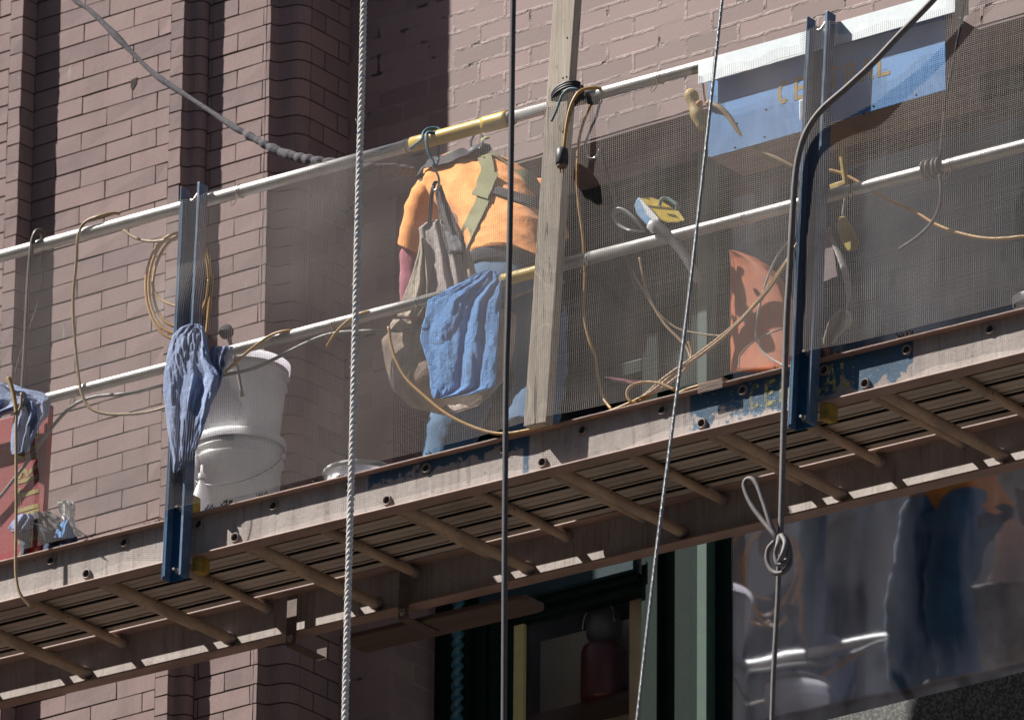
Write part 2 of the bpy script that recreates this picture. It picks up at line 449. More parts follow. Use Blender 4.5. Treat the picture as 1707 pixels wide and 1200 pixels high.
def beam(name, Y, mw, out):
    b = MB().box(XL, XR_, Y-.004, Y+.004, -.107, .026, f=L).build(name, mw, plat)
    fl = MB().box(XL, XR_, Y-(.030 if out else .050), Y+.030, .0263, .033, f=L).build("top_flange", m_flange, b); bevel(fl, .002)
    fl = MB().box(XL, XR_, Y-.030, Y+.030, -.1145, -.1073, f=L).build("bottom_flange", m_flange, b); bevel(fl, .0025)
    return b
fb = beam("front_beam", 0, m_beam, True)
rb = beam("rear_beam", .736, m_beam2, False)
# deck : extruded planks with ribs underneath
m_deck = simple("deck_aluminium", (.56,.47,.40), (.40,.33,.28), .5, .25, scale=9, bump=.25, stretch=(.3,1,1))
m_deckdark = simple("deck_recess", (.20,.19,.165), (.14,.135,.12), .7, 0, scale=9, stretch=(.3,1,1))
DY0, DY1 = .034, .655
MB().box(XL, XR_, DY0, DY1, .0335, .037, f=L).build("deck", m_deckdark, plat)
deck = plat.children[-1] if plat.children else None
dk = [o for o in plat.children if o.name == "deck"][0]
mb = MB(); y = DY0
npl = 6; pw = (DY1-DY0)/npl
for i in range(npl):
    y = DY0+i*pw
    mb.box(XL, XR_, y+.001, y+.004, .0175, .0332, f=L); mb.box(XL, XR_, y+.004, y+.030, .0175, .020, f=L)
    mb.box(XL, XR_, y+.044, y+.047, .0195, .0332, f=L); mb.box(XL, XR_, y+.047, y+.055, .0195, .0215, f=L)
    mb.box(XL, XR_, y+pw-.030, y+pw-.002, .0175, .020, f=L); mb.box(XL, XR_, y+pw-.005, y+pw-.002, .0202, .0332, f=L)
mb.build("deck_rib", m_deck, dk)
# rungs and braces
def rung_mat():
    n = NT("brown_stained_tube"); v = n.mapping(1, .25, 1)
    c = n.mix(n.ramp(n.noise(22, v, 6), .35, .68), (.52,.37,.265), (.33,.235,.175))
    c = n.mix(n.math('MULTIPLY', n.ramp(n.noise(6, n.co, 4), .5, .66), .55), c, (.20,.14,.11))
    c = n.mix(n.ramp(n.noise(70, n.co, 4), .66, .70), c, (.50,.46,.42))
    c = n.mix(n.ramp(n.noise(48, n.co, 3), .29, .34, (1,1,1), (0,0,0)), c, (.10,.06,.045))
    n.setc(c); n.rough(.6, .1); n.bump(n.noise(90, n.co, 6), .5, .004); return n.m
m_rung = rung_mat()
m_rim = simple("tube_end_rim", (.33,.28,.26), (.2,.16,.15), .5, .3, scale=60)
m_hole = simple("tube_inside", (.05,.04,.035), None, .9)
def L0(x, y, z): return L(x, y, z)
k = -9
def make_tube(name, X, Z, r):
    t = MB(); 
    c = L(X, -.006, Z); ax = Vector((0,1,0))
    t.lathe(L(X, .004, Z), [(r, 0), (r, .728)], axis=ax, n=18)
    o = t.build(name, m_rung, plat)
    rr = MB(); R1 = .0175
    rr.lathe(L(X, 0, Z), [(.0115,-.003),(.0115,-.010),(.014,-.0125),(R1-.001,-.010),(R1,-.0042)], axis=ax, n=24)
    rr.build("flared_end", m_rim, o)
    hh = MB(); hh.lathe(L(X, 0, Z), [(.0118,-.0095),(.0112,-.0048),(.0,-.0046)], axis=ax, n=20); hh.build("tube_mouth", m_hole, o)
    cc = MB(); cc.lathe(L(X, .7, Z), [(r+.0005,0),(r+.004,.012),(r+.004,.031)], axis=ax, n=18); cc.build("collar", m_rim, o)
    return o
def copy_tree(o, dx, parent):
    c = o.copy(); col.objects.link(c); c.parent = parent; c.matrix_parent_inverse = o.matrix_parent_inverse.copy()
    if o.parent == parent: c.location = o.location+(L(dx,0,0)-L(0,0,0))
    for ch in o.children:
        q = ch.copy(); col.objects.link(q); q.parent = c; q.matrix_parent_inverse = ch.matrix_parent_inverse.copy()
    return c
u0_ = make_tube("rung", -8*.30379, 0, .0150)
for k in range(-7, 20): copy_tree(u0_, (k+8)*.30379, plat)
l0_ = make_tube("cross_tube", -8*.30379+.1526, -.0762, .0182)
for k in range(-6, 20, 2): copy_tree(l0_, (k+8)*.30379, plat)
# guard posts : blue channels with a notched head
m_blue = simple("blue_post_paint", (.014,.075,.16), (.025,.10,.19), .42, .1, scale=14, bump=.15)
m_bedge = simple("worn_blue_edge", (.06,.12,.22), (.14,.20,.30), .45, .2, scale=30)
m_bolt = simple("zinc_bolt", (.5,.47,.43), (.3,.22,.17), .35, .8, scale=90)
m_yel = simple("yellow_bracket_paint", (.40,.25,.03), (.16,.10,.03), .6, scale=40)
def post(xb, xt):
    def f(x, y, z): return L(xb+(xt-xb)*(z+.19)/1.34+x, y, z)
    w = .037
    b = MB()
    b.box(-w, w, -.036, -.032, -.188, 1.125, f=f)
    p = b.build("guard_post", m_blue, plat)
    s = MB(); s.box(-w-.003, -w+.0015, -.075, -.0315, -.188, 1.150, f=f); s.box(w-.0015-.006, w+.003, -.075, -.0315, -.188, 1.150, f=f)
    o = s.build("post_flange", m_bedge, p); bevel(o, .0015)
    # lips turned inward
    s = MB(); s.box(-w+.0018, -w+.010, -.0745, -.072, -.180, 1.10, f=f); s.build("post_lip", m_blue, p)
    for z in (-.158, .052):
        t = MB(); t.lathe(f(0, -.0365, z), [(0,-.016),(.007,-.016),(.009,-.013),(.009,-.004),(.014,-.004),(.014,0)], axis=(0,1,0), n=6, sm=False); t.tube([f(0,-.03,z), f(0,-.066,z)], .0045, n=8)
        t.build("bolt", m_bolt, p)
    t = MB(); t.tube([f(-.022,-.05,1.118), f(0,-.056,1.10), f(.022,-.05,1.13)], .006, n=8); t.build("locking_pin", m_bolt, p)
    yb = MB(); yb.box(w+.004, w+.036, -.024, -.020, -.165, -.1155, f=f); yb.box(w+.032, w+.036, -.0195, .026, -.165, -.1155, f=f); yb.box(w+.004, w+.0315, -.0195, .026, -.165, -.161, f=f); q = yb.build("yellow_bracket", m_yel, p); bevel(q, .002)
    return p
post(.560, .572); post(2.993, 3.041)
# rails
m_galv = simple("galvanised_tube", (.60,.59,.57), (.42,.40,.38), .42, .55, scale=24, bump=.25, bs=120, stretch=(.5,1,1))
m_yrail = simple("yellow_rail_paint", (.62,.42,.05), (.48,.31,.06), .5, 0, scale=30, bump=.2, stretch=(.5,1,1))
YR = -.010
zt_, zm_ = 1.113, .566
def rail(name, z, segs):
    for (a, b, m, r) in segs:
        t = MB(); t.tube([L(a, YR, z), L(b, YR, z)], r, n=20, sub=8); o = t.build(name, m, plat)
xy0, xy1 = loc(at(688, 240, YR)).x, loc(at(850, 200, YR)).x
rail("top_rail", zt_, [(XL, xy0, m_galv, .020), (xy0, xy1, m_yrail, .0235), (xy1, XR_, m_galv, .019)])
xy2, xy3 = loc(at(838, 470, YR)).x, loc(at(925, 450, YR)).x
rail("mid_rail", zm_, [(XL, xy2, m_galv, .018), (xy2, xy3, m_yrail, .020), (xy3, XR_, m_galv, .019)])
t = MB(); t.tube([L(xy1-.10, YR, zt_), L(xy1-.002, YR, zt_)], .0265, n=20); t.build("rail_sleeve", m_yrail, plat)
t = MB(); t.tube([L(xy1-.001, YR, zt_), L(xy1+.012, YR, zt_)], .0245, n=20); t.build("black_collar", simple("black_rubber", (.02,.02,.022), None, .6), plat)
# short tie wires that hold the net to the rails
m_wire = simple("rusty_wire", (.16,.09,.05), (.08,.05,.035), .7, .4, scale=80)
for px_, py_, z in ((402,317,zt_),(1102,130,zt_),(700,520,zm_),(1243,366,zm_),(1424,318,zm_),(985,437,zm_),(135,640,zm_),(680,245,zt_),(1590,275,zm_),(560,548,zm_)):
    X = loc(at(px_, py_, YR)).x
    pts = [L(X+.002*math.sin(3*a), YR+.0225*math.cos(a), z+.0225*math.sin(a)) for a in np.linspace(0, 2*math.pi, 12)]
    t = MB(); t.tube(pts, .0013, n=6, sub=3); t.tube([L(X,-.032,z-.012), L(X-.012,-.045,z-.05), L(X-.004,-.047,z-.062), L(X+.012,-.046,z-.045), L(X+.002,-.034,z-.018)], .0012, n=6, sub=4)
    t.build("tie_wire", m_wire, plat)
# stirrup straps and bumper plank behind the rear beam
m_strap = simple("brown_steel_strap", (.16,.11,.09), (.10,.075,.065), .6, .3, scale=30, bump=.2)
for px_, in ((485,), (672,)):
    b0 = loc(at(px_+2, 1000 if px_ < 500 else 958, .70)).x
    t = MB(); t.box(b0-.02, b0+.02, .700, .704, -.155, .012, f=L); t.box(b0-.02, b0+.02, .7045, .86, -.1585, -.155, f=L); t.box(b0-.02, b0+.02, .862, .866, -.1585, -.12, f=L)
    o = t.build("stirrup_strap", m_strap, plat)
    t = MB(); t.lathe(L(b0-.004,.70,-.135), [(0,-.012),(.008,-.012),(.009,-.002),(.013,0)], axis=(0,1,0), n=6, sm=False); t.build("bolt", m_bolt, o)
m_plank = simple("brown_scaffold_plank", (.11,.07,.055), (.07,.045,.035), .8, scale=6, bump=.4, bs=40, stretch=(.4,5,3))
xa, xb = loc(at(575, 1030, .80)).x, loc(at(880, 985, .80)).x
t = MB(); t.prism([(xa,.775),(xb-.03,.775),(xb-.008,.785),(xb,.80),(xb,.885),(xb-.01,.90),(xb-.03,.91),(xa,.91)], -.152, -.130, lambda p, q, z: L(p, q, z))
pk = t.build("bumper_plank", m_plank, plat); bevel(pk, .006)

# CENTRAL lettering
def letters(txt, size, f, mat, parent, name="lettering", gap=1.0, thin=.0008):
    """stencil letters laid on a surface: f(u,v) gives the world point, u along the text, v up"""
    W = .62; T = .17; G = {}
    G['C'] = [('arc', .31, .5, .31, .5, 50, 310)]
    G['E'] = [(0,0,T,1),(T+.03,0,W-.02,.16),(T+.03,.42,W-.1,.58),(T+.03,.84,W-.02,1)]
    G['N'] = [(0,0,T,1),(W-T,0,W,1),('q', T+.02,1, T+.19,1, W-T-.02,0, W-T-.19,0)]
    G['T'] = [(.24,0,.40,.81),(0,.84,W,1)]
    G['R'] = [(0,0,T,1),('arc', T+.03,.73,.36,.27,-90,90),('q', T+.10,.45,T+.27,.45,W,0,W-.18,0)]
    G['A'] = [('q', 0,0,.16,0,.34,1,.24,1),('q', W-.16,0,W,0,.40,1,.32,1),(.22,.24,.40,.36)]
    G['L'] = [(0,0,T,1),(T+.03,0,W-.02,.17)]
    mb = MB(); u = 0
    def quad(ps):
        b = len(mb.v)
        for p, q in ps: mb.v.append(f((u+p*1.0)*size, q*size))
        mb.face(list(range(b, b+len(ps))))
    for ch in txt:
        for s in G[ch]:
            if s[0] == 'arc':
                _, cx, cy, rx, ry, a0, a1 = s; nn = 12; th = .17
                for i in range(nn):
                    a, b_ = R(a0+(a1-a0)*i/nn), R(a0+(a1-a0)*(i+1)/nn)
                    quad([(cx+rx*math.cos(a), cy+ry*math.sin(a)), (cx+rx*math.cos(b_), cy+ry*math.sin(b_)), (cx+(rx-th)*math.cos(b_), cy+(ry-th)*math.sin(b_)), (cx+(rx-th)*math.cos(a), cy+(ry-th)*math.sin(a))])
            elif s[0] == 'q': quad([(s[1],s[2]),(s[3],s[4]),(s[5],s[6]),(s[7],s[8])])
            else: quad([(s[0],s[1]),(s[2],s[1]),(s[2],s[3]),(s[0],s[3])])
        u += W+.18*gap
    return mb.build(name, mat, parent)
def worn_paint(name, c, lo, hi, scale=45):
    n = NT(name); n.setc(n.mix(n.ramp(n.noise(30), .4, .7), c, tuple(x*.7 for x in c))); n.rough(.6)
    tr = n.new("ShaderNodeBsdfTransparent"); mx = n.new("ShaderNodeMixShader")
    n.link(n.ramp(n.noise(scale, None, 6), lo, hi), mx.inputs[0]); n.link(n.b.outputs[0], mx.inputs[1]); n.link(tr.outputs[0], mx.inputs[2])
    n.link(mx.outputs[0], n.n["Material Output"].inputs[0]); return n.m
m_ylet = worn_paint("worn_yellow_letters", (.50,.46,.16), .44, .62)
m_ylet2 = worn_paint("yellow_letters", (.42,.33,.08), .62, .75)
u0x = loc(at(1249, 685, -.005)); u1x = loc(at(1420, 640, -.005))
sz = (u1x.x-u0x.x)/(7*.62+6*.18)
letters("CENTRAL", 1, lambda u, v: L(u0x.x+u*sz*1.0, -.0052, -.070+v*.083), m_ylet, fb)

# ------------------------------------------------------------------ safety net : every thread is geometry
def bumpw(x, c, w): return math.exp(-((x-c)/w)**2)
XP1, XP2, XW = .566, 3.02, 2.03
def netY(x, z):
    q = -.058
    q -= .045*bumpw(x, .56, .10)*(1 if z < .70 else max(0, 1-(z-.70)*6))*min(1, max(0, (z-.04)*8))
    q -= .028*bumpw(x, XP1, .16)+.028*bumpw(x, XP2, .16)+.020*bumpw(x, XW-(1.0-z)*.03, .16)
    q += .010*noise.noise(Vector((x*2.2, z*2.5, 3)))+.006*noise.noise(Vector((x*7, z*5, 9)))
    if z < .3: q += -.0*z
    rel = abs(z-zt_) if z > .8 else abs(z-zm_)
    q -= .0*rel
    return min(q, -.045)
def ztop(x):
    if 2.545 < x < 2.985 or 3.095 < x < 3.51: return 1.034-.010*(x > 3.05)
    return 9
def net():
    V = []; Fc = []
    x0n, x1n = -1.6, 5.2
    z0n, z1n = .040, 1.108
    px_ = .0072; pz_ = .0066; t = .00060
    def pt(x, z):
        wx = .010*noise.noise(Vector((x*1.7, z*2.1, 0)))+.004*noise.noise(Vector((x*6, z*7, 5)))
        wz = .012*noise.noise(Vector((x*1.9, z*1.3, 20)))+.004*noise.noise(Vector((x*7, z*5, 31)))
        # slack between ties: the net sags, gathered at the posts
        k = math.sin(max(0, min(1, (z-.04)/1.07))*math.pi)
        wz += -.010*k*math.sin(x*4.3)
        wx += .016*k*math.sin(x*2.9+1)
        wz *= .3+.7*k; 
        X, Z = x+wx, z+wz
        zz = Z+(.009*math.sin(x*31)+.5*.009*math.sin(x*13.7)+.014*noise.noise(Vector((x*9, 1, 2))))*max(0, (z-1.0)/.108)
        return X, netY(X, zz), zz
    def tw(x, z):                                # uneven thread width, wider to the right
        k = max(0, min(1, (x-.6)/1.6)); k = k*k*(3-2*k)
        q = .00035+.00018*k+.00020*noise.noise(Vector((x*1.6, z*2.2, 44)))+.00008*noise.noise(Vector((x*6, z*7, 14)))
        q += .00034*math.exp(-(((x-.95)-(z-.75)*.55)/.16)**2)*max(0, min(1, (z-.55)*4))  # wider threads along a slanted band stand for the sunlit fold's haze
        return max(.00022, q)
    nz = int((z1n-z0n)/pz_); nx = int((x1n-x0n)/px_)
    sx = .034; ns = int((x1n-x0n)/sx)
    for j in range(nz+1):
        z = z0n+j*pz_; b = len(V); rv = random.uniform(.8, 1.25)
        for i in range(ns+1):
            X, Y, Z = pt(x0n+i*sx, z)
            tt = tw(X, Z)*rv; V.append(L(X, Y, Z-tt)); V.append(L(X, Y, Z+tt))
        for i in range(ns):
            if z < ztop(x0n+i*sx): a = b+2*i; Fc.append((a, a+2, a+3, a+1))
    sz_ = .045; ms = int((z1n-z0n)/sz_)
    for i in range(nx+1):
        x = x0n+i*px_; b = len(V); rv = random.uniform(.75, 1.2)
        for j in range(ms+1):
            X, Y, Z = pt(x, z0n+(z1n-z0n)*j/ms)
            tt = tw(X, Z)*rv; V.append(L(X-tt, Y-.0006, Z)); V.append(L(X+tt, Y-.0006, Z))
        for j in range(ms):
            if z0n+(z1n-z0n)*j/ms < ztop(x): a = b+2*j; Fc.append((a, a+1, a+3, a+2))
    return V, Fc
n = NT("net_thread")
n.setc(n.mix(n.ramp(n.noise(2.5, None, 5), .35, .7), (.14,.115,.105), (.24,.20,.18))); n.rough(.6)
m_net = n.m
V, Fc = net()
mb = MB(); mb.v = V; mb.f = Fc; mb.t = [.5]*len(Fc); mb.sm = [False]*len(Fc)
nt = mb.build("debris_net", m_net); tag(nt, "grey debris netting stretched over the guard rails of the platform", "safety net")
# flap of doubled net over the beam edge
xf0, xf1 = loc(at(1166, 640, -.03)).x, loc(at(1206, 628, -.03)).x
mb = MB()
for i in range(14): x = xf0+(xf1-xf0)*i/13; mb.box(x-.001, x+.001, -.036, -.0345, .012, .045, f=L); mb.box(x-.001, x+.001, -.0345, .01, .045, .0462, f=L)
for j in range(8): mb.box(xf0, xf1, -.0368, -.0361, .012+.0043*j, .0138+.0043*j, f=L)
tag(mb.build("net_flap", simple("tan_net_thread", (.40,.32,.27), None, .7)), "folded tan flap of netting hooked over the beam edge left of the lettering", "net flap")
#@@OBJECTS@@
# ------------------------------------------------------------------ ropes and cables
m_rope = simple("white_rope_fibre", (.80,.77,.74), (.60,.57,.56), .85, scale=90, bump=.3, bs=400)
m_bluey = simple("blue_tracer_yarn", (.03,.16,.34), (.05,.22,.42), .7, scale=90)
m_blackrope = simple("dark_sheathed_rope", (.055,.052,.06), (.09,.085,.095), .65, scale=120, bump=.2, bs=500, stretch=(1,1,.4))
m_greyrope = simple("grey_sheathed_rope", (.17,.155,.155), (.10,.09,.095), .6, scale=120, bump=.2, bs=500, stretch=(1,1,.4))
m_steel = simple("steel_wire", (.34,.35,.37), (.18,.19,.20), .4, .75, scale=200)
m_oldrope = simple("grimy_old_rope", (.14,.13,.145), (.05,.045,.055), .95, scale=120, bump=.8, bs=260)
def dense(pts, step):
    p = catmull(pts, 12); out = [p[0]]
    acc = 0
    for a, b in zip(p[:-1], p[1:]):
        Ls = (b-a).length; s = step-acc
        while s <= Ls: out.append(a.lerp(b, s/Ls)); s += step
        acc = (Ls-(s-step))
    return out
def strands(name, label, cat, pts, Rr, rs, pitch, ns, mat, step, tracer=None, fuzz=0):
    c = dense(pts, step); t0 = (c[1]-c[0]).normalized(); nr = t0.orthogonal().normalized()
    fr = []
    for i in range(len(c)):
        t = (c[min(i+1,len(c)-1)]-c[max(i-1,0)]).normalized(); nr = (nr-t*nr.dot(t)).normalized(); fr.append((c[i], nr.copy(), t.cross(nr)))
    mb = MB()
    for s in range(ns):
        ps = []
        for i, (p, a, b) in enumerate(fr):
            an = 2*math.pi*(s/ns+i*step/pitch); ps.append(p+(a*math.cos(an)+b*math.sin(an))*Rr)
        mb.tube(ps, rs, n=8, raw=True)
    if fuzz:
        for _ in range(fuzz):
            p, a, b = random.choice(fr); dd = (a*random.uniform(-1,1)+b*random.uniform(-1,1)).normalized()
            mb.tube([p+dd*Rr*1.6, p+dd*Rr*2.4+Vector((0,0,random.uniform(-.006,.006))), p+dd*Rr*3.2+Vector((0,0,random.uniform(-.01,.01)))], .0006, n=4, sub=2)
    if tracer:
        th = thing(name, label, cat, tuple(c[-1])); mb.build("rope_strand", mat, th)
        tb = MB(); ps = []
        for i, (p, a, b) in enumerate(fr):
            an = 2*math.pi*(i*step/pitch); q = p+(a*math.cos(an)+b*math.sin(an))*Rr
            a2 = an+2*math.pi*i*step/(pitch*.83)
            ps.append(q+(a*math.cos(a2)+b*math.sin(a2))*(rs-.0008))
        tb.tube(ps, .0017, n=6, raw=True); tb.build("tracer_yarn", tracer, th); return th
    o = mb.build(name, mat); return tag(o, label, cat)
def pl(pts, Y): return [at(p[0], p[1], p[2] if len(p) > 2 else Y) for p in pts]
strands("twisted_rope", "thick white twisted rope with blue flecks hanging full height in front of the netting", "rope",
        pl([(609,-60),(606.5,0),(603,150),(598,320),(593,520),(588,720),(582,930),(575,1200),(573,1290)], -1.25), .0052, .0056, .056, 3, m_rope, .004, m_bluey, 60)
strands("steel_cable", "thin grey steel wire cable slanting down across the right half", "cable",
        pl([(1210,-60),(1203.6,0),(1165,350),(1138,580),(1093,930),(1062,1200),(1052,1290)], -1.1), .0030, .0028, .024, 5, m_steel, .004)
t = MB(); t.tube(pl([(858,-60),(855.5,0),(851,330),(847,520),(843.7,640),(841.5,900),(840,1200),(839,1290)], -1.05), .0088, n=14, sub=10)
tag(t.build("black_rope", m_blackrope), "straight dark grey rope hanging vertically just left of the timber post", "rope")
# rope with the figure-eight loop
YK = -.105
kn = thing("knotted_rope", "grey rope bending past the right blue post to a looped knot below the platform", "rope", tuple(at(1290,1200,YK)))
t = MB(); t.tube(pl([(1600,-50),(1556,0),(1500,58),(1456,105),(1412,146),(1371,182),(1347,215),(1333,252),(1325,300),(1320,380),(1315,470),(1311,534),(1308,640),(1304,800),(1301,905)], YK), lambda s: .0100-.0006*s, n=14, sub=8)
t.build("upper_run", m_greyrope, kn)
t = MB(); t.tube(pl([(1299,925),(1297,990),(1295,1026),(1290,1114),(1287,1200),(1285,1290)], YK), .0078, n=12, sub=8); t.build("lower_run", m_greyrope, kn)
t = MB()
t.tube(pl([(1300,905,YK-.01),(1290,890,YK-.02),(1272,868,YK-.02),(1252,840,YK-.02),(1241,812,YK-.02),(1244,800,YK-.02),(1253,798,YK-.02),(1262,808,YK-.02),(1272,835,YK-.02),(1284,872,YK-.02),(1296,900,YK-.01)], YK), .0078, n=12, sub=8)
t.build("rope_loop", m_greyrope, kn)
t = MB()
t.tube(pl([(1292,902,YK-.03),(1281,915,YK-.03),(1279,935,YK-.03),(1288,952,YK-.03),(1302,955,YK-.03),(1316,942,YK-.02),(1317,918,YK),(1310,897,YK+.01),(1300,893,YK-.01),(1297,906,YK-.045),(1293,925,YK-.045),(1297,940,YK-.045),(1308,938,YK-.04),(1313,922,YK-.02),(1308,905,YK+.01)], YK), .0078, n=12, sub=8)
t.tube(pl([(1303,892,YK-.02),(1309,905,YK-.04),(1304,925,YK-.055),(1299,935,YK-.045)], YK), .0078, n=12, sub=8)
t.build("knot", m_greyrope, kn)
# old lanyard rope
pts = pl([(95,-40,.30),(125,0,.29),(150,18,.28),(185,52,.27),(222,90,.26),(260,126,.25),(300,153,.24),(345,182,.22),(390,212,.20),(430,235,.18),(470,255,.17),(510,266,.16),(545,272,.16),(610,281,.2),(650,282,.3),(686,287,.45)], .2)
c = catmull(pts, 16); nn_ = len(c)
def rr_(s):
    base = .0092+.0062*max(0, min(1, (s-.55)/.15))
    lump = (.9+.35*abs(math.sin(s*95)))*(1+.35*noise.noise(Vector((s*60,0,0)))) if s > .55 else 1+.22*math.sin(s*38)+.25*noise.noise(Vector((s*25,4,0)))
    return base*lump
t = MB(); t.tube(pts, rr_, n=14, sub=26)
if True:
    for _ in range(260):
        s = random.uniform(.62, .97); i = int(s*(nn_-1)); p = c[i]
        dd = Vector((random.uniform(-1,1), random.uniform(-1,1), random.uniform(-1,1))).normalized()
        t.tube([p+dd*.007, p+dd*.013+Vector((random.uniform(-.004,.004),0,random.uniform(-.004,.004)))], .0012, n=4, sub=1)
tag(t.build("frayed_lanyard", m_oldrope), "frayed grey lanyard rope running from the upper left to the worker's harness", "rope")

# ------------------------------------------------------------------ timber post tied to the rail
def wood_mat():
    n = NT("weathered_timber"); v = n.mapping(34, 34, 2.2, (0, R(-4), 0))
    gr = n.noise(1, v, 6, .65, .6)
    c = n.mix(n.ramp(gr, .3, .7), (.48,.41,.335), (.33,.275,.22))
    blot = n.ramp(n.noise(7, n.mapping(1.5,1.5,.5), 5), .35, .65); c = n.mix(n.math('MULTIPLY', blot, .6), c, (.55,.49,.42))
    ck = n.ramp(n.noise(1, n.mapping(60,60,3.5, (0,R(-4),0)), 5, .6, 1.5), .60, .64); c = n.mix(n.math('MULTIPLY', ck, .75), c, (.05,.035,.03))
    n.setc(c); n.rough(.9); n.bump(gr, .6, .006); return n.m
m_wood = wood_mat()
YW = -.070
e0, e1 = at(891.5, 707, YW), at(944.5, -60, YW)
def wf(x, y, z):
    p = e0.lerp(e1, z); return Vector((p.x+x, y, p.z-.05*x))
b_ = MB(); b_.box(-.0435, .0435, YW, YW+.036, 0, 1, f=wf)
wp = thing("timber_post", "weathered leaning two by four standing on the platform edge, lashed to the top rail", "timber", tuple(e0))
o = b_.build("plank", m_wood, wp); bevel(o, .0025)
m_blk = simple("black_tape", (.012,.012,.014), (.03,.03,.032), .5, scale=60, bump=.2)
cw = at(940, 160, YW)
t = MB()
for k in range(3):
    dz = .004*k; t.tube([cw+Vector((math.cos(a)*.056, .018+math.sin(a)*.030, dz-.018*math.sin(a)+.012*math.cos(a)+.004*k)) for a in np.linspace(0, 2*math.pi*.97, 16)], .0048, n=8, sub=3)
t.tube([cw+Vector((.045,.03,-.005)), cw+Vector((.07,.05,-.02)), cw+Vector((.095,.055,-.02))], .012, n=8, sub=3)
t.build("lashing", m_blk, wp)
for (x_, y_) in ((945,63),(944,128),(938,130),(961,262)):
    q = at(x_, y_, YW-.0005); t = MB(); t.lathe(q, [(0,-.001),(.0028,-.001),(.0028,.002)], axis=(0,1,0), n=8); t.build("nail", m_blk, wp)

# ------------------------------------------------------------------ cords
m_gold = simple("yellow_cord_sheath", (.52,.29,.07), (.40,.22,.06), .45, scale=60)
m_tanc = simple("tan_cord_sheath", (.42,.29,.15), (.30,.21,.12), .5, scale=60)
m_greyc = simple("grey_hose", (.30,.29,.28), (.20,.19,.19), .5, scale=60)
m_whitec = simple("pale_cord", (.55,.52,.50), (.42,.40,.38), .55, scale=60)
m_dkc = simple("black_cable_sheath", (.035,.03,.03), (.055,.048,.045), .45, scale=60)
m_brc = simple("brown_hose", (.12,.09,.08), (.075,.06,.055), .5, scale=60, bump=.2)
m_tealc = simple("teal_cord", (.04,.12,.17), (.06,.17,.22), .6, scale=90, bump=.3, bs=600)
def cord(name, label, cat, runs, mat, group=None):
    t = MB()
    for pts, Y, r in runs: t.tube(pl(pts, Y), r, n=10, sub=8)
    return tag(t.build(name, mat), label, cat, group)
cord("extension_cord", "tan cord looped over the top rail and sagging below the mid rail at the left", "cord",
     [([(200,356,.02),(185,356,-.005),(165,361,-.034),(148,367,-.036),(136,378,-.036),(129,400,-.036),(127,440,-.036),(123,480,-.036),(122,520,-.036),(125,570,-.036),(130,620,-.036),(136,655,-.036),(150,680,-.03),(180,690,-.02),(220,690,-.01),(250,686,0),(285,676,0)], -.03, .0052)], m_tanc)
cord("hanging_cord", "short tan cord sagging just under the top rail left of the left blue post", "cord", [([(196,372,.06),(205,382,.05),(222,395,.05),(245,402,.05),(272,401,.05),(300,392,.05),(330,375,.05)], .05, .0048)], m_tanc)
def loops(cx, cy, rx, ry, ph, Y, n=26, a0=0, a1=2*math.pi):
    return [(cx+rx*math.cos(a), cy+ry*math.sin(a)+ph*math.cos(a), Y+.01*math.sin(a*2)) for a in np.linspace(a0, a1, n)]
cord("coiled_cord", "yellow cord coiled in loops behind the left blue post above the blue rag", "cord",
     [(loops(298,472,50,84,-6,.020), 0, .0050), (loops(303,468,48,76,-10,.036), 0, .0050), (loops(296,478,53,88,0,.048,18,1.2,5.6), 0, .0050), ([(254,470,.03),(258,487,.03),(272,502,.03),(300,513,.03)], 0, .0045), ([(347,440,.03),(353,470,.03),(349,510,.03),(344,560,.02),(340,600,.0)], 0, .0060)], m_gold)
cord("short_cord", "orange cord crossing over the mid rail above the white buckets", "cord", [([(352,640,.0),(385,611,-.02),(420,581,-.034),(450,560,-.034),(475,552,-.030),(497,553,-.01),(505,556,.015)], -.03, .0052)], m_gold)
cord("cord_end", "short orange cord end draped over the mid rail right of the white rope", "cord", [([(545,578,-.034),(556,560,-.036),(572,542,-.036),(592,527,-.034),(612,520,-.028),(630,521,-.01),(636,526,.01)], -.03, .0048)], m_gold)
cord("diagonal_cord", "orange cord running from the canvas bag down to the beam by the timber post", "cord", [([(648,545,-.03),(652,575,-.034),(662,605,-.036),(678,632,-.036),(705,658,-.036),(742,688,-.036),(780,708,-.034),(820,721,-.034),(850,722,-.034),(885,716,-.03),(930,708,-.02)], -.03, .0052)], m_gold)
pc = thing("plugged_cord", "yellow cord with a black three pin plug hanging in front of the timber post", "power cord", tuple(at(936,280,-.11)))
t = MB(); t.tube(pl([(1003,148,-.02),(990,147,-.05),(972,150,-.08),(960,160,-.095),(950,182,-.105),(944,212,-.11),(940,248,-.11)], -.1), .0052, n=10, sub=8); t.build("cord", m_gold, pc)
q = at(937, 262, -.11)
t = MB(); t.lathe(q, [(0,.030),(.012,.030),(.019,.024),(.0205,0),(.0205,-.022),(.018,-.027),(.0,-.027)], n=20); t.build("plug_body", simple("black_plug_rubber", (.03,.03,.032), (.06,.06,.06), .5, scale=60), pc)
t = MB(); t.lathe(q, [(.0,-.0275),(.0165,-.0275),(.0165,-.034),(0,-.034)], n=16); t.build("plug_face", simple("brown_plug_face", (.22,.16,.12), None, .6), pc)
for dx, dy in ((-.006,0),(.006,0),(0,.006)):
    t = MB(); t.box(q.x+dx-.001, q.x+dx+.001, q.y+dy-.0032, q.y+dy+.0032, q.z-.052, q.z-.0345); t.build("pin", simple("brass_pin", (.55,.42,.2), None, .3, 1), pc)
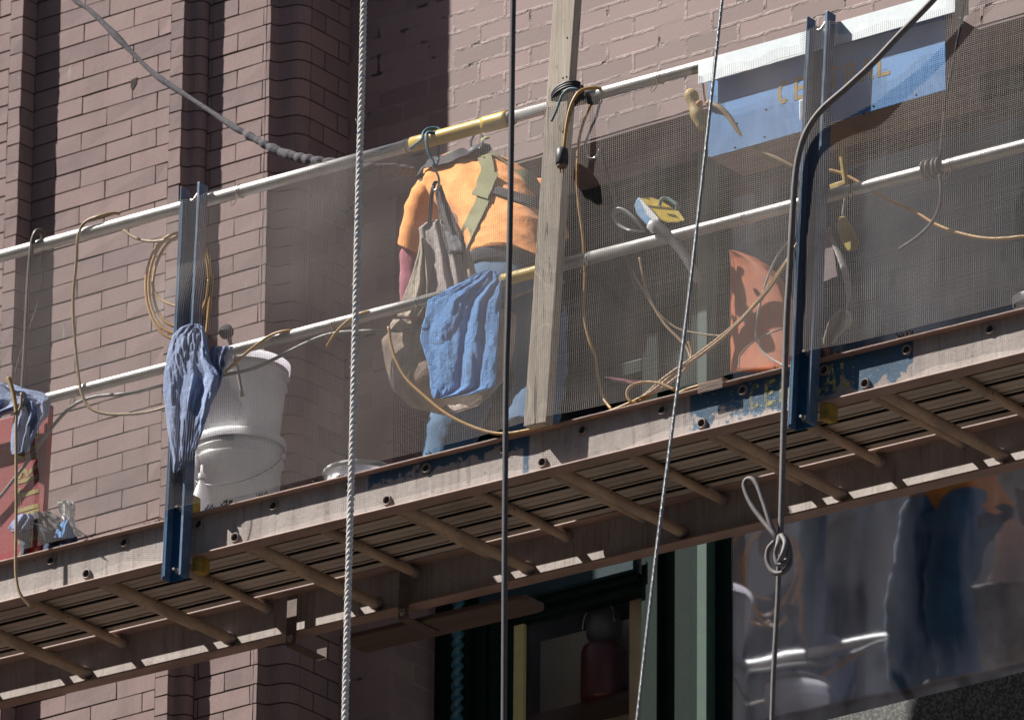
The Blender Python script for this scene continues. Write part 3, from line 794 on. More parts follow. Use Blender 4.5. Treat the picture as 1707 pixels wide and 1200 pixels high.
cord("blue_tie", "pale blue tie cord bent over the top of the lashing on the timber post", "cord", [([(968,155,-.075),(960,149,-.085),(948,149,-.09),(938,158,-.092),(932,172,-.092),(926,188,-.092),(919,203,-.090)], -.09, .0042)], simple("pale_blue_cord", (.12,.22,.28), (.09,.17,.22), .5))
cord("thin_cord", "long yellow cord dropping behind the timber post to the beam", "cord", [([(1003,158,.02),(985,175,.03),(966,230,.04),(962,300,.04),(965,345,.04),(972,400,.04),(975,460,.05),(973,520,.05),(980,560,.05),(992,595,.05),(997,630,.04),(1005,662,.02),(1020,683,.0)], .04, .0046)], m_gold)
cord("twin_cable", "pair of orange cords rising from the beam edge towards the right blue post", "cord",
     [([(985,695,-.02),(1020,684,-.02),(1060,667,-.02),(1090,650,-.01),(1130,618,0),(1180,583,.0),(1225,545,.0),(1262,505,.0),(1285,478,.0),(1310,440,.0),(1335,395,.02)], 0, .0050),
      ([(1060,670,-.02),(1078,656,-.01),(1110,628,-.005),(1150,600,.0),(1190,570,.005),(1235,532,.01),(1275,486,.01),(1318,425,.01)], 0, .0050),
      ([(1066,668,-.02),(1090,655,0),(1120,635,.02),(1145,612,.02),(1153,590,.03),(1148,570,.03)], 0, .0046)], m_gold)
cord("looped_cord", "small loop of orange cord lying on the beam edge below the others", "cord",
     [([(1062,672,-.02),(1050,668,-.025),(1045,655,-.025),(1053,643,-.02),(1075,637,-.01),(1100,639,-.01),(1125,650,-.01)], 0, .0048), ([(1130,656,-.02),(1148,648,-.02),(1172,641,-.02),(1200,634,-.01)], 0, .0048)], m_gold)
cord("slack_cord", "thin tan and grey wires hanging slack under the yellow tool", "wire",
     [([(1066,430,.05),(1070,450,.05),(1076,480,.05),(1088,508,.05),(1108,540,.05),(1130,563,.05),(1145,580,.05),(1152,600,.04)], 0, .0042), ([(1052,450,.07),(1070,480,.07),(1092,515,.07),(1125,545,.07),(1165,556,.07),(1205,560,.07)], 0, .003)], m_tanc)
cord("right_cord", "orange cord swinging from the blue box to the right edge of the photo", "cord", [([(1300,268,.02),(1340,284,.04),(1390,285,.05),(1430,303,.05),(1480,333,.04),(1520,350,.03),(1560,374,.02),(1600,389,.01),(1650,398,0),(1707,394,0),(1760,382,0)], 0, .0055)], m_gold)
cord("pale_wire", "thin pale wire curling down between the right rope and the orange sheet", "wire", [([(1318,398,.03),(1300,420,.03),(1284,452,.03),(1270,495,.03),(1261,540,.03),(1262,568,.03),(1275,590,.03),(1300,606,.02),(1316,614,.01)], 0, .0035), ([(1316,545,.04),(1290,553,.04),(1262,566,.04),(1235,590,.05),(1232,615,.05)], 0, .0022)], m_whitec)
cord("grey_cable", "grey hose sagging under the mid rail from the left edge past the white buckets", "hose", [([(-30,860,.03),(0,828,.03),(30,790,.03),(60,750,.03),(90,708,.03),(122,676,.03),(160,661,.03),(220,655,.03),(275,641,.03),(330,631,.03),(390,622,.03),(430,611,.03),(470,592,.03),(510,572,.03),(550,557,.03),(600,552,.03),(650,552,.03),(705,547,.03),(780,525,.03),(850,498,.03),(872,488,.03),(900,480,.03),(940,470,.04)], 0, .0058)], m_greyc)
cord("brown_hose", "brown hose looped over the top rail near the left edge", "hose",
     [([(72,450,.03),(74,410,.02),(71,390,.005),(66,386,-.012),(60,388,-.036),(54,405,-.04),(50,440,-.04),(46,500,-.04),(43,560,-.04),(40,610,-.04),(38,650,-.04),(37,680,-.04)], 0, lambda s: .0105-.003*s), ([(73,430,.03),(72,470,.04),(62,510,.05),(50,545,.05),(36,585,.05),(24,625,.05)], 0, .003)], m_brc)
cord("tan_drop_cord", "thin tan cord hanging outside the platform at the left edge and hooking under it", "cord",
     [([(36,655,-.085),(35,675,-.085),(30,688,-.088),(27,705,-.088),(27,780,-.088),(27,860,-.088),(26,930,-.088),(27,962,-.088),(33,988,-.086),(52,1013,-.07)], 0, .0050)], m_tanc)
cord("forked_stick", "short yellow stick poking up beside the brown hose at the left edge", "stick", [([(14,630,-.09),(18,642,-.09),(23,660,-.09),(28,690,-.09)], 0, lambda s: .009-.002*s)], simple("ochre_stick", (.36,.25,.10), (.26,.18,.08), .7, scale=60))
m_bstrap = simple("purple_black_webbing", (.045,.038,.045), (.07,.06,.07), .8, scale=120, bump=.3, bs=600)
cord("dark_cord", "black cord hanging beside the yellow tool behind the netting", "cord", [([(1003,250,.04),(1012,285,.05),(1024,330,.05),(1032,375,.05),(1040,415,.05),(1050,448,.05),(1060,478,.05)], 0, .0055)], m_dkc)
cord("strap_tether", "dark strap running from the top right down to the rope wraps on the mid rail", "strap", [([(1615,-30,-.01),(1606,20,-.01),(1594,80,-.015),(1580,150,-.015),(1572,210,-.02),(1567,262,-.03)], 0, .0042)], m_bstrap)
wr = MB()
for j, X in enumerate((1543, 1551, 1561, 1568)):
    c0 = at(X, 0, YR); lx = loc(at(X, 415-.2586*X+250-25, YR)).x
    lx = loc(at(X, 281-(X-1556)*.26, YR)).x
    wr.tube([L(lx+.004*a/6.28, YR+.027*math.cos(a), zm_+.027*math.sin(a)) for a in np.linspace(0, 2*math.pi, 14)], .0062, n=8, sub=3)
wr.tube(pl([(1566,292,-.035),(1569,315,-.03),(1566,345,-.02),(1553,372,-.01),(1530,395,0),(1500,415,.02)], 0), .0058, n=8)
tag(wr.build("rope_wrap", m_greyrope), "grey rope wrapped round the mid rail right of the right blue post", "rope")

# hooks
m_chrome = simple("bright_hook_steel", (.62,.62,.64), (.45,.45,.47), .22, .9, scale=40)
t = MB(); t.tube(pl([(1003,168,-.02),(999,176,-.032),(994,195,-.034),(986,212,-.034),(979,230,-.034),(975,246,-.034),(978,258,-.034),(986,265,-.034),(994,261,-.034),(1000,249,-.034)], 0), .0042, n=10)
tag(t.build("wire_hook", m_chrome), "bright metal hook hanging from the top rail right of the timber post", "hook")
tk = thing("teal_lashing", "teal cord knotted over the yellow part of the top rail with a steel hook", "cord", tuple(at(712,250,-.04)))
t = MB(); t.tube(pl([(684,248,-.03),(694,240,-.04),(704,232,-.045),(706,222,-.04),(714,215,-.02),(728,214,-.005),(736,220,-.0),(738,232,.02)], 0), .0052, n=10)
t.tube(pl([(736,218,-.01),(724,222,-.03),(713,222,-.042),(711,236,-.047),(714,252,-.045),(720,266,-.04),(724,276,-.04)], 0), .0055, n=10)
t.tube(pl([(732,240,.02),(731,255,.01),(730,270,-.01),(725,277,-.03)], 0), .004, n=10); t.build("knotted_cord", m_tealc, tk)
t = MB(); t.tube(pl([(721,268,-.04),(723,280,-.04),(729,290,-.035),(732,300,-.03),(731,312,-.02),(724,318,-.02),(721,310,-.02)], 0), .0038, n=10); t.build("steel_hook", m_chrome, tk)

# ------------------------------------------------------------------ cloth helper
def cloth_mesh(rows, Y0, front, folds, nu=44, nv=46, back=.012, seed=0, nz=.35, frame=None, fine=0):
    """rows: (py, xl, xr) photograph outline; laid on plane Y0; folds: (u_top,u_bottom,width,amp)"""
    rg = []
    ys = [r[0] for r in rows]
    for j in range(nv+1):
        t = j/nv*(len(rows)-1); i = min(int(t), len(rows)-2); k = t-i
        k2 = k*k*(3-2*k)*.4+k*.6
        py = ys[i]*(1-k)+ys[i+1]*k; xl = rows[i][1]*(1-k2)+rows[i+1][1]*k2; xr = rows[i][2]*(1-k2)+rows[i+1][2]*k2
        v = j/nv; ring = []
        for a in range(nu):
            u = a/(nu-1); px = xl+(xr-xl)*u
            h = 0
            for (u0, u1, w, am) in folds:
                uc = u0+(u1-u0)*v+.05*noise.noise(Vector((v*4, u0*9, seed)))
                dd = (u-uc)/w; h += am*math.exp(-dd*dd)
            h += nz*noise.noise(Vector((u*5, v*4, seed+3)))+nz*.6*abs(noise.noise(Vector((u*9+v*4, v*7-u*3, seed+8))))
            if fine: h += fine*(abs(noise.noise(Vector((u*8+v*3, v*11-u*9, seed+18))))+.35*abs(noise.noise(Vector((u*17-v*6, v*21+u*5, seed+28)))))
            edge = min(1, min(u, 1-u)*7)**.5
            py2 = py-.26*(px-(rows[0][1]+rows[0][2])/2)*0
            ring.append(at(px, py2, Y0-front*(h*edge+.15*edge)))
        for a in range(nu-2, 0, -3):
            u = a/(nu-1); px = xl+(xr-xl)*u; edge = min(1, min(u, 1-u)*7)**.5
            ring.append(at(px, py, Y0+back*edge))
        rg.append(ring)
    return rg
def cloth(name, mat, *a, parent=None, **k):
    mb = MB(); mb.rings(cloth_mesh(*a, **k)); o = mb.build(name, mat, parent); return o
def cloth_mat(name, a, b, dots=False):
    n = NT(name); c = n.mix(n.ramp(n.noise(6, None, 5), .35, .7), a, b)
    c = n.mix(n.math('MULTIPLY', n.ramp(n.noise(18, None, 4), .55, .75), .3), c, tuple(x*.6 for x in a))
    n.setc(c); n.rough(.85); h = n.math('ADD', n.noise(38, None, 6, .62, .8), n.math('MULTIPLY', n.noise(600, None, 2), .2)); n.bump(h, .8, .014)
    n.b.inputs["Sheen Weight"].default_value = .2; return n.m
m_rag = cloth_mat("pale_blue_cotton", (.25,.35,.62), (.36,.44,.66))
m_rag2 = cloth_mat("sky_blue_cotton", (.10,.32,.76), (.17,.42,.84))
rg1 = thing("blue_rag", "greyish blue rag draped over the left blue post in front of the white buckets", "rag", tuple(at(310,700,-.085)))
cloth("rag_cloth", m_rag, [(540,316,333),(546,300,340),(560,287,345),(580,281,347),(600,277,350),(625,273,366),(650,272,362),(680,275,350),(710,278,341),(740,283,331),(765,288,320),(780,288,305),(788,289,296)], -.088, .013,
      [(.80,.25,.06,.55),(.97,.60,.06,.45),(.30,.2,.2,.5)], parent=rg1, seed=2, fine=1.0, nz=1.0, nu=56, nv=64)
cloth("rag_corner", m_rag, [(577,352,389),(590,348,386),(605,350,380),(620,352,374),(640,352,368),(660,350,360)], -.052, .02, [(.2,.3,.1,1),(.6,.5,.08,.9),(.85,.8,.06,.6)], parent=rg1, seed=5, nu=26, nv=20)
o = cloth("blue_towel", m_rag2, [(451,808,826),(456,793,832),(466,778,838),(482,745,837),(500,713,835),(525,709,834),(548,702,832),(565,700,831),(585,706,830),(605,713,829),(625,716,828),(645,717,827),(656,719,795),(664,722,745)], -.026, .011,
      [(.72,.40,.05,-1.2),(.90,.68,.035,-.9),(.80,.55,.06,.6),(.5,.05,.08,.5),(.97,.92,.05,.5)], seed=11, fine=.55, nz=1.0, nu=64, nv=76)
tag(o, "bright blue crumpled towel hung over the mid rail left of the straight dark rope", "towel")
rg = thing("edge_rag", "pale blue rag hanging over the mid rail at the left edge above the red panel", "rag", tuple(at(40,720,-.05)))
cloth("rag_cloth", m_rag, [(638,-30,20),(646,-30,36),(655,-30,75),(668,-30,84),(690,-30,6),(705,-30,-5)], -.045, .02, [(.3,.2,.1,.8),(.7,.6,.08,.9)], parent=rg, seed=21, nu=30, nv=24)
cloth("rag_tail", m_rag, [(668,14,84),(690,24,82),(710,20,66),(735,18,55),(752,18,49),(757,20,30)], -.040, .02, [(.2,.3,.08,.9),(.55,.6,.06,1),(.8,.9,.06,.7)], parent=rg, seed=24, nu=30, nv=30)
# rag heap and plastic bag on the deck at the left
hp = thing("rag_heap", "heap of dark and light blue rags lying on the platform edge at the lower left", "rag", tuple(at(75,910,.02)))
m_ragd = cloth_mat("navy_cotton", (.03,.055,.12), (.06,.09,.17)); m_ragg = cloth_mat("brown_grey_cotton", (.09,.075,.08), (.15,.13,.135))
cloth("rag_cloth", m_ragd, [(868,26,70),(876,20,112),(888,22,128),(902,24,130),(914,30,118),(926,30,100)], .075, .06, [(.2,.1,.1,.7),(.5,.55,.1,.9),(.85,.8,.08,.6)], parent=hp, seed=33, nu=40, nv=24, back=.08)
cloth("rag_cloth", m_rag, [(856,34,52),(862,26,60),(872,18,58),(880,13,52),(886,20,40)], .03, .04, [(.3,.3,.12,.9),(.7,.6,.1,.7)], parent=hp, seed=35, nu=26, nv=20, back=.05)
cloth("rag_cloth", m_ragg, [(852,58,84),(862,52,100),(874,54,110),(884,60,112)], .04, .05, [(.2,.5,.08,1),(.6,.8,.07,.9),(.4,.2,.05,-.6)], parent=hp, seed=37, nu=30, nv=20, back=.05)
cloth("rag_cloth", m_rag2, [(866,108,122),(876,98,124),(888,92,124),(896,90,122)], .008, .03, [(.4,.5,.12,.9)], parent=hp, seed=39, nu=20, nv=14, back=.04)
n = NT("clear_plastic"); n.setc((.7,.72,.72)); n.rough(.15); n.b.inputs["Transmission Weight"].default_value = .55; n.b.inputs["Alpha"].default_value = .75; n.bump(n.noise(60, None, 5), .7, .01)
o = cloth("plastic_bag", n.m, [(833,100,118),(838,95,125),(850,98,126),(864,104,124),(878,114,126),(888,122,138),(894,126,150)], .0, .035, [(.3,.5,.08,1),(.7,.6,.07,1),(.5,.3,.05,-.8)], seed=44, nz=.8, nu=30, nv=30, back=.03)
tag(o, "crumpled clear plastic bag on top of the rag heap", "plastic bag")

# red panel with lettering
m_red = simple("faded_red_sheet_metal", (.38,.022,.028), (.24,.02,.028), .6, scale=6, bump=.15)
rp = thing("sign_sheet", "faded red sheet lettered in yellow, standing on the platform at the left edge", "panel", tuple(at(20,930,.06)))
def rf(x, y, z):
    p = at(82, 700, .05).lerp(at(70, 905, .05), 1-z) if False else None
    return None
q0, q1 = at(69, 950, .05), at(84, 690, .05)
def rpf(x, y, z): 
    e = q0.lerp(q1, z); return Vector((e.x+x, e.y+y, e.z-.0*x))
b_ = MB(); b_.box(-.9, 0, 0, .016, -.1, 1.06, f=rpf); o = b_.build("sheet", m_red, rp); bevel(o, .003)
b_ = MB(); b_.box(-.012, .002, -.012, .0, -.1, 1.06, f=rpf); o = b_.build("folded_edge", m_red, rp)
b0 = at(27, 905, .047); sc_l = .088
letters("CENTRAL", 1, lambda u, v: at(62, 930, .0485)+Vector((-.004*u-v*.088+.008, 0, u*.088-.005)), m_ylet2, rp)

# ------------------------------------------------------------------ buckets
def plastic(name, a, b, rough=.4):
    n = NT(name); n.setc(n.mix(n.ramp(n.noise(9, None, 6), .4, .75), a, b)); n.rough(rough); n.b.inputs["Subsurface Weight"].default_value = .8; n.b.inputs["Subsurface Radius"].default_value = (.16,.15,.18); n.b.inputs["Subsurface Scale"].default_value = 1.0   # thin polythene glows
    return n.m
m_wp = plastic("dusty_white_plastic", (.94,.93,.97), (.82,.80,.84))
m_lab = simple("faded_grey_print", (.36,.33,.40), (.55,.53,.58), .6, scale=60)
def bucket(name, label, c, r, h, lid=True, group=None, handle=0, prints=()):
    t = thing(name, label, "bucket", tuple(c), group)
    rb_ = r*.86
    m = MB(); m.lathe(c, [(0,0),(rb_-.004,0),(rb_,.004),(r-.004,h-.075),(r+.003,h-.073),(r+.003,h-.066),(r-.003,h-.064),(r-.002,h-.045),(r+.005,h-.043),(r+.005,h-.036),(r-.001,h-.034),(r,h-.012),(r+.006,h-.008),(r+.006,h),(r-.001,h),(0,h-.001)], n=48)
    m.build("bucket_body", m_wp, t)
    if lid:
        m = MB(); m.lathe(c, [(r+.0062,h-.020),(r+.010,h-.018),(r+.011,h+.004),(r+.005,h+.008),(r-.006,h+.008),(r-.010,h+.002),(0,h+.002)], n=48); m.build("lid", m_wp, t)
    if handle:
        s = 1 if handle > 0 else -1; v1 = Vector((.93,.35,0)); v2 = Vector((-.35,.93,0)); z = h-.055
        pts = [c+v1*(r+.006)*math.cos(a)-v2*s*(r+.012)*math.sin(a)*.98+Vector((0,0,z-abs(math.sin(a))*.14)) for a in np.linspace(0, math.pi, 15)]
        m = MB(); m.tube(pts, .0019, n=6, sub=4); m.build("wire_handle", simple("handle_wire", (.3,.3,.31), None, .35, .8), t)
        m = MB(); m.lathe(c+v1*(r+.004)+Vector((0,0,z)), [(0,.012),(.010,.010),(.012,0)], axis=v1, n=12); m.build("handle_boss", m_wp, t)
    for (a0, a1, z0, z1) in prints:
        m = MB(); k = 10; b = 0
        for i in range(k+1):
            a = a0+(a1-a0)*i/k
            for z in (z0, z1):
                rad = rb_+(r-rb_)*z/h+.0012; m.v.append(c+Vector((math.cos(a)*rad, math.sin(a)*rad, z)))
        for i in range(k): m.face([2*i,2*i+2,2*i+3,2*i+1])
        m.build("printed_label", m_lab, t)
    return t
cb0 = at(397, 742, .38); zd = L(cb0.x, .38, .037).z
h1 = cb0.z-zd
prn = [(R(238), R(262), h1*.30+.022*i, h1*.30+.022*i+.009) for i in range(4)]
bucket("white_bucket", "lower dusty white bucket of the stacked pair beside the left blue post", Vector((cb0.x,.38,zd)), .146, h1, handle=1, group=None, prints=prn)
cb1 = at(402, 640, .38)
bucket("white_bucket", "upper dusty white bucket stacked on another, under the mid rail", Vector((cb0.x+.008,.38,cb0.z+.010)), .148, cb1.z-cb0.z+.045, lid=True, handle=-1, prints=[(R(232), R(262), .10, .13),(R(236),R(256),.06,.075)])
o = cloth("bag_liner", simple("white_plastic_sheet", (.6,.6,.64), (.5,.5,.54), .5, scale=20, bump=.4, bs=30), [(596,398,436),(603,388,444),(613,384,446),(624,384,448)], .36, .03, [(.3,.3,.1,.8),(.7,.7,.1,.8)], nu=24, nv=12, back=.06, seed=50)
tag(o, "crumpled white plastic sheet on top of the upper white bucket", "plastic sheet")
pr = at(600, 792, .46)
pz = L(pr.x, .46, .037).z
bucket("small_pail", "small white pail half hidden behind the beam beside the white twisted rope", Vector((pr.x,.46,pz)), .108, pr.z-pz, lid=False)
m = MB(); m.tube([Vector((pr.x+.112*math.cos(a), .46+.112*math.sin(a), pr.z+.002)) for a in np.linspace(0, 2*math.pi, 30)], .0095, n=10, sub=2)
tag(m.build("hose_ring", simple("grey_white_tubing", (.52,.52,.50), (.40,.40,.39), .5, scale=60)), "grey white tubing coiled round the rim of the small pail", "tubing")
pe = at(1726, 500, .30); pez = L(pe.x, .3, .037).z
bucket("edge_bucket", "white bucket cut off by the right edge of the photo just above the beam", Vector((pe.x,.3,pez)), .06, pe.z-pez)
# spray bottle and sponge by the post
sb = thing("spray_bottle", "white squeeze bottle standing between the left blue post and the lower bucket", "bottle", tuple(at(333,850,.10)))
c_ = at(335, 842, .10); c_.z = L(c_.x,.10,.037).z
m = MB(); m.lathe(c_, [(0,0),(.030,0),(.032,.006),(.030,.10),(.020,.135),(.011,.155),(.010,.165)], n=24); m.build("bottle_body", plastic("white_bottle", (.75,.75,.78), (.62,.62,.66)), sb)
m = MB(); m.lathe(c_, [(.012,.166),(.012,.185),(.005,.19),(.0035,.215),(0,.216)], n=16); m.build("nozzle", plastic("nozzle_plastic", (.6,.6,.6), (.5,.5,.5)), sb)
q = at(318, 838, .02)
m = MB(); m.box(q.x-.02, q.x+.018, .0, .05, L(q.x,0,.0335).z, q.z+.022); o = m.build("yellow_sponge", simple("yellow_sponge_foam", (.60,.42,.08), (.40,.28,.06), .95, scale=60, bump=.6, bs=120)); bevel(o, .004)
tag(o, "small yellow sponge tucked on the beam edge behind the left blue post", "sponge")
br = thing("round_brush", "dark round scrub brush poking above the mid rail right of the greyish blue rag", "brush", tuple(at(382,580,.10)))
q = at(377, 553, .10)
m = MB(); m.lathe(q, [(0,-.012),(.022,-.012),(.024,-.006),(.024,.010),(.018,.014),(0,.014)], axis=(.3,-.9,.3), n=24); m.build("brush_head", simple("dark_bristle", (.06,.055,.06), (.11,.105,.11), .9, scale=200, bump=.6, bs=400), br)
m = MB(); m.tube([q, at(384,572,.10), at(392,600,.10), at(404,660,.10)], .006, n=8); m.build("brush_handle", simple("grey_handle", (.25,.22,.21), None, .6), br)

# ------------------------------------------------------------------ canvas bag on the hook
m_canv = cloth_mat("grey_canvas", (.48,.41,.40), (.58,.50,.48)); m_tancv = cloth_mat("tan_canvas", (.62,.52,.41), (.50,.42,.34))
m_dkcv = cloth_mat("dark_mauve_canvas", (.075,.06,.07), (.11,.09,.10))
bg_ = thing("canvas_bag", "grey and tan canvas bag hanging by a black strap in front of the worker", "bag", tuple(at(745,680,.06)))
cloth("bag_panel", m_canv, [(366,722,738),(372,708,742),(380,698,752),(400,700,760),(430,704,770),(460,707,776),(490,710,786),(520,712,790),(545,712,790)], .045, .02, [(.1,.1,.06,.6),(.5,.45,.1,.7),(.8,.75,.07,.8)], parent=bg_, seed=60, nu=36, nv=40)
cloth("dark_flap", m_dkcv, [(308,728,736),(330,727,743),(350,730,752),(370,733,760),(390,737,768),(410,742,771),(424,748,772)], .030, .012, [(.5,.5,.2,.7)], parent=bg_, seed=62, nu=22, nv=26)
cloth("grey_patch", cloth_mat("pale_grey_canvas", (.26,.27,.30), (.20,.20,.23)), [(386,741,752),(396,744,764),(408,747,771),(420,750,772)], .022, .008, [(.5,.5,.2,.6)], parent=bg_, seed=63, nu=18, nv=10)
cloth("tan_flap", m_tancv, [(396,700,705),(420,697,710),(445,690,714),(470,682,718),(490,674,716),(510,667,712),(528,662,700)], .040, .018, [(.5,.5,.12,.9),(.85,.9,.06,.7)], parent=bg_, seed=64, nu=24, nv=30)
cloth("tan_flap", m_tancv, [(532,655,686),(542,650,688),(552,648,690)], .034, .015, [(.4,.4,.2,.7)], parent=bg_, seed=66, nu=20, nv=8)
cloth("tan_flap", m_tancv, [(415,770,782),(440,772,790),(465,772,796)], .055, .012, [(.5,.5,.2,.7)], parent=bg_, seed=67, nu=14, nv=12)
m = MB(); m.tube(pl([(716,372,.035),(718,345,.03),(721,318,.02),(726,304,.012),(731,306,.012),(734,320,.02)], 0), .0065, n=8, flat=.4); m.build("bag_strap", m_dkc, bg_)
rgs = []
cbw = at(748, 560, .17)
for i in range(15):
    s = i/14; py = 548+s*134; hw = 108*math.sqrt(max(0, 1-(s*.98)**2.4)); cx_ = 748+6*s
    ring = []
    for k in range(40):
        a = 2*math.pi*k/40; w_x = hw/430*math.cos(a)*(1+.06*noise.noise(Vector((math.cos(a)*3, s*3, k*.2)))); w_y = min(.12, hw/430*.6)*math.sin(a)
        c0 = at(cx_, py, .17); ring.append(c0+Vector((w_x, w_y-.0, -w_x*.0+.012*noise.noise(Vector((a*2, s*6, 7))))))
    rgs.append(ring)
inner = [[q+(sum(r_, Vector())/len(r_)-q)*.035+Vector((0,0,.003)) for q in r_] for r_ in rgs[:-1]]
n = NT("grimy_translucent_sheet"); n.setc(n.mix(n.ramp(n.noise(12, None, 5), .4, .65), (.30,.225,.185), (.55,.43,.35))); n.rough(.35); n.bump(n.noise(22, None, 4), .6, .012); n.b.inputs["Transmission Weight"].default_value = .15
m = MB(); m.rings(rgs[::-1]+inner, cap=False); m.build("bag_pouch", n.m, bg_)

# ------------------------------------------------------------------ worker
m_skin = simple("skin", (.36,.19,.14), (.30,.15,.11), .5, scale=20)
wk = thing("person", "worker in orange T-shirt, jeans and olive harness bending over with back to the street", "person", (1.45,.42,0))
def skin_body():
    J = []; E = []; Rr = []
    def add(p, r, par=None):
        J.append(Vector(p)); Rr.append(r); i = len(J)-1
        if par is not None: E.append((par, i))
        return i
    pel = add((1.50,.43,.80), (.135,.105))
    sp1 = add((1.46,.47,.92), (.125,.095), pel); sp2 = add((1.37,.52,1.04), (.14,.10), sp1); sp3 = add((1.27,.59,1.17), (.15,.10), sp2)
    nk = add((1.20,.66,1.27), (.062,.062), sp3); nk2 = add((1.175,.72,1.285), (.058,.058), nk)
    h1 = add((1.15,.775,1.275), (.078,.085), nk2); h2 = add((1.135,.83,1.235), (.082,.092), h1); h3 = add((1.13,.86,1.18), (.062,.065), h2)
    nose = add((1.127,.925,1.185), (.016,.014), h2)
    for s, hx, kn_, an, toe in ((-1, 1.42, (1.345,.43,.42), (1.30,.36,.09), (1.27,.56,.045)), (1, 1.585, (1.56,.53,.43), (1.555,.44,.08), (1.57,.64,.04))):
        hp_ = add((hx,.43,.77), (.092,.092), pel); th = add((Vector((hx,.43,.77))+Vector(kn_))/2, (.078,.078), hp_); kk = add(kn_, (.056,.058), th)
        cf = add(Vector(kn_).lerp(Vector(an), .35), (.056,.058), kk); aa = add(an, (.038,.04), cf); hl = add((an[0],an[1]-.01,.05), (.040,.036), aa); tt = add(toe, (.042,.026), hl)
    def arm(sh, el, wr_, hand_dir, side):
        s0 = add(sh, (.058,.058), sp3); m0 = add(Vector(sh).lerp(Vector(el), .5), (.047,.05), s0); e = add(el, (.038,.04), m0)
        m1 = add(Vector(el).lerp(Vector(wr_), .4), (.038,.040), e); w0 = add(wr_, (.025,.028), m1)
        hd = Vector(hand_dir).normalized(); sd_ = hd.cross(Vector((0,1,.2))).normalized()*side; dn = hd.cross(sd_)
        pm = add(Vector(wr_)+hd*.045, (.036,.018), w0)
        for k, (off, ln) in enumerate(((-.030,.070),(-.010,.080),(.010,.076),(.030,.060))):
            b = add(Vector(wr_)+hd*.085+sd_*off, (.0095,.0095), pm)
            f1 = add(J[b]+hd*ln*.45+dn*.010, (.0085,.0085), b); f2 = add(J[f1]+hd*ln*.30+dn*.020, (.008,.008), f1); add(J[f2]+hd*ln*.12+dn*.020, (.007,.007), f2)
        tb = add(Vector(wr_)+hd*.035-sd_*.040+dn*.01, (.011,.011), pm); add(J[tb]+hd*.035-sd_*.018+dn*.012, (.009,.009), tb)
    arm((1.05,.61,1.235), (.985,.625,.985), (.945,.655,.79), (-.1,.35,-.9), 1)
    arm((1.42,.63,1.14), (1.40,.78,.93), (1.22,.95,.88), (-.5,.8,-.05), -1)
    me = bpy.data.meshes.new("body"); me.from_pydata([tuple(q) for q in J], E, []); 
    o = bpy.data.objects.new("body", me); col.objects.link(o); o.parent = wk; o.matrix_parent_inverse = Matrix.Translation(-ORG[wk.name]); ORG[o.name] = Vector((0,0,0))
    m = o.modifiers.new("skin", 'SKIN'); m.use_smooth_shade = True
    if not me.skin_vertices: 
        bpy.context.view_layer.objects.active = o
    for i, s in enumerate(me.skin_vertices[0].data):
        s.radius = Rr[i] if isinstance(Rr[i], tuple) else (Rr[i], Rr[i]); s.use_root = (i == 0)
    m = o.modifiers.new("sub", 'SUBSURF'); m.levels = 2; m.render_levels = 2
    me.materials.append(m_skin); return o
body = skin_body()
def ring(c, a, b, ra, rb2, n=40, wr=0, seed=0, dirn=(1,1,1)):
    out = []
    for k in range(n):
        t = 2*math.pi*k/n
        ca, sa = math.cos(t), math.sin(t)
        ca = math.copysign(abs(ca)**.85, ca); sa = math.copysign(abs(sa)**.85, sa)
        p = c+a*ca*ra+b*sa*rb2
        if wr:
            # folds run diagonally, from the low left waist up to the shoulder
            q = Vector((p.x*5+p.z*9, p.x*3-p.z*4, seed)); f = abs(noise.noise(q*1.6)); f2 = noise.noise(Vector((p.x*20+p.z*22, p.z*5-p.x*5, seed+5)))
            p = p+(p-c).normalized()*wr*(1.2*(.3-f)+.8*f2)
        out.append(p)
    return out
def loft(name, mat, spec, parent, n=40, sub=5, wr=0, seed=0, cap=True):
    """spec rows: centre, a-dir, b-dir, ra, rb"""
    rows_ = []
    m = len(spec)
    for i in range(m-1):
        for k in range(sub if i < m-2 else sub+1):
            t = k/sub; s0 = spec[max(i-1,0)]; s1 = spec[i]; s2 = spec[i+1]; s3 = spec[min(i+2,m-1)]
            def cr(x0,x1,x2,x3): return .5*((2*x1)+(x2-x0)*t+(2*x0-5*x1+4*x2-x3)*t*t+(3*x1-x0-3*x2+x3)*t**3)
            c = cr(*[Vector(s[0]) for s in (s0,s1,s2,s3)])
            a = Vector(s1[1]).lerp(Vector(s2[1]), t).normalized(); b = Vector(s1[2]).lerp(Vector(s2[2]), t).normalized()
            ra = s1[3]*(1-t)+s2[3]*t; rb2 = s1[4]*(1-t)+s2[4]*t
            rows_.append(ring(c, a, b, ra, rb2, n, wr, seed))
    mb = MB(); mb.rings(rows_, cap=cap); return mb
def cotton(name, a, b):
    n = NT(name); n.setc(n.mix(n.ramp(n.noise(5, None, 4), .35, .7), a, b)); n.rough(.85); n.b.inputs["Sheen Weight"].default_value = .15
    n.bump(n.noise(30, n.mapping(1,1,.6,(0,R(35),0)), 4), .35, .012); return n.m
m_orange = cotton("orange_cotton", (1.0,.40,.10), (.95,.32,.07))
gl = cotton('faded_pink_cotton', (.42,.12,.17), (.34,.09,.13)); UX0, UY0 = Vector((1,0,0)), Vector((0,-1,0))
A1 = Vector((.97,.05,-.24)).normalized(); S1 = Vector((-.29,.2,.43)).normalized(); B1 = S1.cross(A1).normalized()
if B1.y > 0: B1 = -B1
